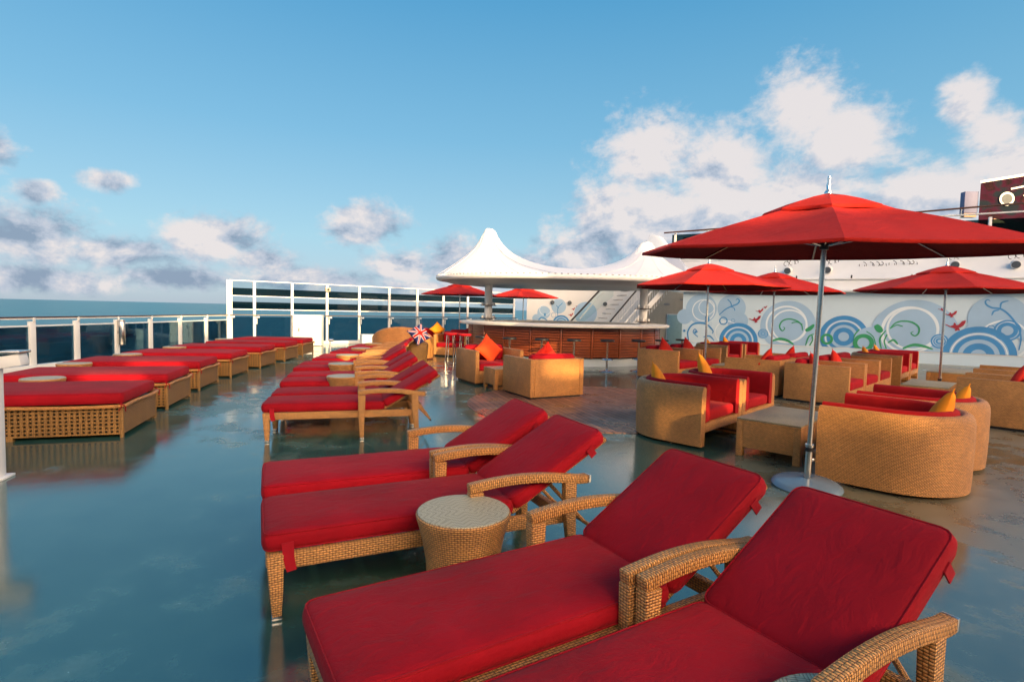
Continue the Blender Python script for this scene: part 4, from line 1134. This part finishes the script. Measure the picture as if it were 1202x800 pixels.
# wing at the left end of the deck house
t = thing('deck_wing', 'pale blue slanted end panel of the deck house behind the tent peak', 'superstructure', (5.9, 23.3, 0), aw)
b = MB(); b.add([(-1.0, 0, 3.0), (-.62, 0, 4.05), (-.15, 0, 4.86), (.25, 0, 4.74), (1.35, 0, 3.45), (1.35, 0, 2.5), (-1.0, 0, 2.5)] + [(-1.0, .5, 3.0), (-.62, .5, 4.05), (-.15, .5, 4.86), (.25, .5, 4.74), (1.35, .5, 3.45), (1.35, .5, 2.5), (-1.0, .5, 2.5)],
  [tuple(range(7)), tuple(range(13, 6, -1))] + [(i, (i + 1) % 7, 7 + (i + 1) % 7, 7 + i) for i in range(7)]); b.build('panel', M['finmat'], t, bevel=.02)
# floodlights with wall brackets and scroll wire
def make_flood():
    t = thing('floodlight', '-', 'floodlight')
    MB().tube([(0, -.06, 0), (-.04, -.30, -.05)], .135, 20).build('housing', M['white'], t, bevel=.02)
    MB().tube([(-.04, -.301, -.05), (-.043, -.315, -.053)], .115, 20).build('lens', M['grey'], t)
    MB().box((.02, .02, .02), (.08, .16, .10)).build('bracket', M['white'], t, bevel=.01)
    w = MB()
    for (cx, cz, r) in ((-.10, .24, .09), (.10, .28, .10), (.24, .30, .06), (-.02, .34, .05)):
        w.tube([(cx + r * math.cos(R(a)), -.02, cz + r * math.sin(R(a))) for a in range(-40, 290, 22)], .009, 5)
    w.build('cable_loops', M['dark'], t)
    return t
fl = make_flood()
for i, (u, z, lab) in enumerate(((3.81, 3.27, 'round floodlight left of the big parasol pole above the mural'), (5.13, 3.28, 'round floodlight right behind the big parasol pole'), (8.85, 3.40, 'round floodlight above the right parasol top'), (10.39, 3.37, 'round floodlight at the right photo edge above the mural'))):
    y = .17 + (z - 2.9) * .98 / .82
    p = Matrix.Rotation(aw, 3, 'Z') @ Vector((u, y - .02, z)); place(fl, i, (7.0 + p.x, 22.5 + p.y, z), aw, lab, 'round floodlights on the white deck house')
for i, (u, z, lab) in enumerate(((6.4, 3.42, 'black cable scroll left on the white slope under the big parasol hem'), (7.3, 3.45, 'black cable scroll right on the white slope under the big parasol hem'))):
    y = .17 + (z - 2.9) * .98 / .82; p = Matrix.Rotation(aw, 3, 'Z') @ Vector((u, y - .04, z)); w = MB()
    for (cx, cz, r) in ((-.2, .0, .11), (.0, -.04, .15), (.2, .02, .10), (.36, .04, .06)): w.tube([(cx + r * math.cos(R(a)), 0, cz + r * math.sin(R(a))) for a in range(160, 460, 22)], .010, 5)
    w.tube([(.5, 0, .05), (.55, -.02, -.3), (.62, 0, -.36)], .008, 5)
    o = w.build('cable_scroll', M['dark']); o.location = (7 + p.x, 22.5 + p.y, z); o.rotation_euler = (0, 0, aw); tag(o, lab, 'cable', 'cable scrolls')
# funnel block
t = thing('funnel', 'dark maroon and blue painted funnel block with a white ringed porthole', 'funnel', (22.6, 24.2, 0), R(-6))
b = MB(); b.add([(-2.1, 0, 3.9), (6, 0, 3.9), (6, 0, 8.9), (-2.1, 0, 7.52), (-.7, 1.4, 3.9), (6, 1.4, 3.9), (6, 1.4, 8.9), (-.7, 1.4, 7.76)], [(0, 1, 2, 3), (7, 6, 5, 4), (0, 3, 7, 4), (1, 5, 6, 2), (3, 2, 6, 7)]); b.build('casing', M['funnel'], t, smooth=False)
b = MB(); b.add([(-2.15, -.05, 7.53), (6, -.05, 8.92), (6, -.05, 9.02), (-2.15, -.05, 7.63), (-.7, 1.4, 7.77), (6, 1.4, 8.92), (6, 1.4, 9.02), (-.7, 1.4, 7.87)], [(0, 1, 2, 3), (7, 6, 5, 4), (0, 3, 7, 4), (1, 5, 6, 2), (3, 2, 6, 7), (0, 4, 5, 1)]); b.build('top_edge', M['white'], t, smooth=False)
MB().box((-2.40, .2, 6.72), (.56, .3, .95)).build('side_box', M['lilac'], t, bevel=.02); MB().box((-2.40, .2, 6.16), (.50, .26, .16)).build('side_box_base', M['bronze'], t)
b = MB(); b.tube([(-1.03, -.012, 6.85), (-1.03, -.05, 6.85)], .30, 32); p = b.build('porthole', M['white'], t); MB().tube([(-1.03, -.051, 6.85), (-1.03, -.06, 6.85)], .215, 32).build('pane', M['grey'], p)
b = MB(); vs = []
for k in range(15):
    a = R(-75 + 150 * k / 14)
    for r in (.72, 1.42 - .04 * abs(k - 7)): vs.append((-1.75 + r * math.cos(a) * .9, -.02, 4.9 + r * math.sin(a)))
b.add(vs, [(2 * i, 2 * i + 1, 2 * i + 3, 2 * i + 2) for i in range(14)]); b.build('painted_ring', M['bronze'], t, smooth=False)
g = MB()
for (x, z, w, h, r) in ((-.1, 7.45, 1.6, .07, 12), (.2, 7.2, 1.2, .05, 20), (.5, 7.55, .9, .06, 42), (.9, 7.3, .8, .05, -35), (1.3, 7.7, 1.0, .06, 38)): g.box((x, -.02, z), (w, .012, h), ry=R(-r))
g.build('white_strokes', M['white'], t)

# ------------------------------------------------------------------ back wall behind the bar, with stairs
t = thing('stern_bulkhead', 'white bulkhead behind the bar with a faint mural, round lamps and beige end', 'wall', (.7, 27.0, 0), 0)
MB().box((2.9, .15, 1.32), (5.8, .30, 2.64)).build('wall', M['white_wall'], t, smooth=False)
MB().box((7.2, .15, 1.32), (2.78, .296, 2.64)).build('beige_wall', M['beige'], t, smooth=False)
mural(MUR2, t, .3)
for x, z in ((1.25, 1.92), (2.1, 1.92), (3.85, 1.90)):
    o = MB().tube([(x, -.002, z), (x, -.09, z)], .10, 20).build('wall_lamp', M['grey'], t, bevel=.02)
d = MB().box((7.35, -.02, .72), (.78, .05, 1.44)).build('door', M['teal'], t, bevel=.004); MB().box((7.35, -.012, .735), (.86, .03, 1.50)).build('door_frame', M['white'], d)
for x, z, w in ((6.9, 1.95, .28), (7.7, 2.2, .30)): MB().box((x, -.01, z), (w, .012, .07)).build('notice', M['soffit'], t)
# staircase, rising to the right
t = thing('staircase', 'steep white ship stairs with dark handrails rising to the right behind the bar', 'stairs', (2.92, 24.4, 0), 0)
n = 15; run, rise = .163, .205
for k in range(n):
    MB().box((.3 + k * run, 0, (k + 1) * rise), (.24, 1.0, .035)).build('tread', M['soffit'], t, bevel=.006)
def zl(x): return 1.04 + (x - .95) * rise / run      # line of the tread noses
for y, dx, mt in ((.54, -.9, 'white'), (-.54, .36, 'dark'), (-.95, .95, 'white')):
    a, c = .15 + max(0, dx) * 1.0, 2.9 + dx
    MB().tube([(a, y, zl(a - dx)), (c, y, zl(c - dx))], .034, 8).build('handrail', M[mt], t)
    if y < 0:
        bl = MB(); k = a + .05
        while k < c: bl.tube([(k, y, max(.02, zl(k - dx) - .95)), (k, y, zl(k - dx) - .01)], .012, 5); k += .10
        bl.tube([(a, y, zl(a - dx) - .45), (c, y, zl(c - dx) - .45)], .012, 5); bl.build('balusters', M['white'], t)
b = MB(); x0, x1 = 1.5, 4.0
b.add([(x0, -1.0, max(0, zl(x0 - 1.15) - .5)), (x1, -1.0, zl(x1 - 1.15) - .5), (x1, -1.0, zl(x1 - 1.15) - .12), (x0, -1.0, zl(x0 - 1.15) - .12), (x0, -1.06, max(0, zl(x0 - 1.15) - .5)), (x1, -1.06, zl(x1 - 1.15) - .5), (x1, -1.06, zl(x1 - 1.15) - .12), (x0, -1.06, zl(x0 - 1.15) - .12)],
  [(0, 1, 2, 3), (7, 6, 5, 4), (0, 4, 5, 1), (1, 5, 6, 2), (2, 6, 7, 3), (3, 7, 4, 0)]); b.build('stringer', M['white'], t)
t = thing('stair_glass_rail', 'dark sloping handrail over a glass panel left of the ship stairs', 'handrail', (1.65, 23.7, 0), 0)
MB().tube([(.2, 0, .30), (2.7, 0, 3.12)], .04, 8).build('handrail', M['dark'], t)
b = MB(); b.add([(.3, 0, .0), (2.7, 0, 2.2), (2.7, 0, 3.05), (.3, 0, .36), (.3, .02, .0), (2.7, .02, 2.2), (2.7, .02, 3.05), (.3, .02, .36)], [(0, 1, 2, 3), (7, 6, 5, 4), (0, 4, 5, 1), (3, 2, 6, 7)]); b.build('glass_panel', M['glass_clear'], t, smooth=False)

# ------------------------------------------------------------------ unseen wall added behind the camera to shade the deck and shape sun patches
t = thing('sun_blocker_wall', 'unseen white wall added behind the camera, with openings shaped for sun patches', 'superstructure', (0, -20.0, 0), 0)
t['kind'] = 'structure'
# openings (x0, x1, z0, z1); the low sun behind it reaches the deck only through them
HOLES = [(19.9, 23.2, 9.20, 9.85), (22.5, 23.6, 8.84, 9.16), (20.9, 21.95, 7.64, 8.04), (22.4, 23.35, 7.98, 8.42), (13.0, 13.9, 7.45, 7.78), (14.7, 15.7, 8.27, 8.52), (15.4, 16.5, 8.78, 9.02), (24.2, 27.5, 10.2, 12)]
TB0 = 27.5
xs = sorted({-14, TB0, 34.5, 62} | {h[0] for h in HOLES} | {h[1] for h in HOLES}); zs = sorted({0, 11.4, 14.3, 16.6} | {h[2] for h in HOLES if h[2] < 11.4} | {h[3] for h in HOLES if h[3] < 11.4})
b = MB()
for i in range(len(xs) - 1):
    for j in range(len(zs) - 1):
        cx, cz = (xs[i] + xs[i + 1]) / 2, (zs[j] + zs[j + 1]) / 2
        if any(h[0] < cx < h[1] and h[2] < cz < h[3] for h in HOLES): continue
        if cz > 11.4 and cx < TB0 or cz > 14.3 and cx < 34.5: continue
        b.box((cx, 0, cz), (xs[i + 1] - xs[i], .2, zs[j + 1] - zs[j]))
b.build('wall', M['white_wall'], t, smooth=False)

# ------------------------------------------------------------------ sky, sun, camera
SUN_EL, SUN_AZ = 13.0, 143.0      # azimuth clockwise from +Y
w = bpy.data.worlds.new('World'); scn.world = w; w.use_nodes = True; nt = w.node_tree; nt.nodes.clear()
out = node(nt, 'ShaderNodeOutputWorld'); bg = node(nt, 'ShaderNodeBackground'); nt.links.new(bg.outputs[0], out.inputs[0])
sky = node(nt, 'ShaderNodeTexSky'); sky.sky_type = 'NISHITA'; sky.sun_disc = False
sky.sun_elevation = R(SUN_EL); sky.sun_rotation = R(SUN_AZ); sky.air_density = 1.0; sky.dust_density = .6; sky.ozone_density = 3.0
g = coord(nt, 'Generated'); s3 = sep(nt, g)
azm = math_(nt, 'MULTIPLY', math_(nt, 'ARCTAN2', s3[0], s3[1]), 57.2958)
elv = math_(nt, 'MULTIPLY', math_(nt, 'ARCSINE', s3[2]), 57.2958)
# sea air: pale haze low down, denser cyan overhead
er = node(nt, 'ShaderNodeMapRange'); nt.links.new(elv, er.inputs[0]); er.inputs[1].default_value = 0; er.inputs[2].default_value = 52
base = mixc(nt, .86, sky.outputs[0], ramp(nt, er.outputs[0], SKYMIX))
BL = [(13.3, 15.8, 5.5, 4.8), (9.5, 9.5, 5, 5), (7.0, 5.5, 6, 4.2), (14, 9, 7, 5.5), (20.6, 13.2, 6, 5.5), (19, 8, 9, 4.5), (27.0, 18.6, 5, 4.4), (30.6, 15.4, 4.6, 4.2), (27, 10.5, 8, 4.5), (36, 9, 8, 5),
      (38.9, 16.6, 2.2, 3.0), (40.4, 14.4, 3.0, 3.0), (42, 12.0, 4.4, 3.2), (2.2, 4.2, 5.5, 2.4), (-28.6, 6.2, 5.4, 2.9), (-24.5, 4.2, 3.5, 1.8), (-15.1, 8.0, 4.6, 2.7), (-11, 4.2, 6, 2.1), (-5.5, 4.8, 6.2, 3.2), (-42.0, 4.8, 6.5, 3.4), (-36, 4.1, 5.0, 1.9), (-32, 2.2, 6, 1.5), (-20, 2.4, 8, 1.7),
      (-36.5, 9.9, 2.1, 1.1), (-43.8, 10.9, 2.4, 1.9), (-41, 8.4, 1.8, 1.1), (-42, 1.6, 9, 1.5), (-7, 1.8, 10, 1.4),
      (70, 12, 14, 7), (-75, 10, 16, 6), (115, 22, 34, 22), (-120, 14, 30, 10), (160, 26, 36, 24), (-165, 22, 26, 20)]
m = None
for a, e, ww, hh in BL:
    dx = math_(nt, 'DIVIDE', math_(nt, 'SUBTRACT', azm, a), ww); dy = math_(nt, 'DIVIDE', math_(nt, 'SUBTRACT', elv, e), hh)
    d = math_(nt, 'SQRT', math_(nt, 'ADD', math_(nt, 'MULTIPLY', dx, dx), math_(nt, 'MULTIPLY', dy, dy)))
    v = math_(nt, 'SUBTRACT', 1.0, d)
    m = v if m is None else math_(nt, 'SMOOTH_MAX', m, v, .25)
def cn(ox, oy):
    return noise(nt, comb(nt, math_(nt, 'ADD', math_(nt, 'MULTIPLY', azm, .088), ox), math_(nt, 'ADD', math_(nt, 'MULTIPLY', elv, .13), oy), 0.0), 1.5, 9, .60, .25)
n1 = cn(3.3, 7.1); n2 = cn(3.3 + .09, 7.1 + .16); n3 = noise(nt, comb(nt, math_(nt, 'MULTIPLY', azm, .5), math_(nt, 'MULTIPLY', elv, .7), 3.0), 1.6, 8, .62, .2)
dens = math_(nt, 'ADD', math_(nt, 'ADD', math_(nt, 'MULTIPLY', math_(nt, 'ADD', m, .06), 1.1), math_(nt, 'MULTIPLY', math_(nt, 'SUBTRACT', n1, .5), 1.75)), math_(nt, 'MULTIPLY', math_(nt, 'SUBTRACT', n3, .5), .9))
cov = node(nt, 'ShaderNodeMapRange'); cov.interpolation_type = 'SMOOTHSTEP'; nt.links.new(dens, cov.inputs[0]); cov.inputs[1].default_value = .0; cov.inputs[2].default_value = .74; cov.inputs[4].default_value = .93
# light from the upper side, grey-blue bodies low down and where dense
lit = math_(nt, 'ADD', .62, math_(nt, 'MULTIPLY', math_(nt, 'SUBTRACT', n1, n2), 3.6))
lit = math_(nt, 'ADD', lit, math_(nt, 'MULTIPLY', math_(nt, 'SUBTRACT', elv, 7.0), .030))
lit = math_(nt, 'ADD', lit, math_(nt, 'MULTIPLY', azm, .002))
ccol = ramp(nt, lit, [(.10, CL_DARK), (.45, CL_MID), (.85, CL_LIT)])
sdot = node(nt, 'ShaderNodeVectorMath', operation='DOT_PRODUCT'); nt.links.new(g, sdot.inputs[0])
sdot.inputs[1].default_value = (math.sin(R(SUN_AZ)) * math.cos(R(SUN_EL)), math.cos(R(SUN_AZ)) * math.cos(R(SUN_EL)), math.sin(R(SUN_EL)))
near = math_(nt, 'POWER', math_(nt, 'MAXIMUM', sdot.outputs['Value'], 0.0), 2.5)
ccol = mixc(nt, near, ccol, (66.0, 45.0, 28.0))    # unseen clouds round the low sun, boosted to add warm fill light
fin = mixc(nt, cov.outputs[0], base, ccol)
nt.links.new(fin, bg.inputs[0]); bg.inputs[1].default_value = SKY_STR
sd = bpy.data.lights.new('sun', 'SUN'); sd.energy = SUN_STR; sd.angle = R(.36); sd.color = (1.0, .70, .34)
so = bpy.data.objects.new('sun', sd); COL.objects.link(so); so.location = (30, -30, 20)
dirv = Vector((math.sin(R(SUN_AZ)) * math.cos(R(SUN_EL)), math.cos(R(SUN_AZ)) * math.cos(R(SUN_EL)), math.sin(R(SUN_EL))))
so.rotation_euler = dirv.to_track_quat('Z', 'Y').to_euler()
cd = bpy.data.cameras.new('camera'); cam = bpy.data.objects.new('camera', cd); COL.objects.link(cam); scn.camera = cam
cd.sensor_width = 36; cd.lens = 640 / 1202 * 36; cd.clip_start = .05; cd.clip_end = 90000
cam.matrix_world = Matrix.Translation((0, 0, 1.5)) @ Matrix.Rotation(R(90 - 3.246), 4, 'X') @ Matrix.Rotation(R(1.29), 4, 'Z')
scn.view_settings.view_transform = 'Standard'; scn.view_settings.look = 'None'; scn.view_settings.exposure = EXPO; scn.view_settings.gamma = 1
scn.render.engine = 'CYCLES'; scn.cycles.use_denoising = True
scn.cycles.max_bounces = 8; scn.cycles.transparent_max_bounces = 12
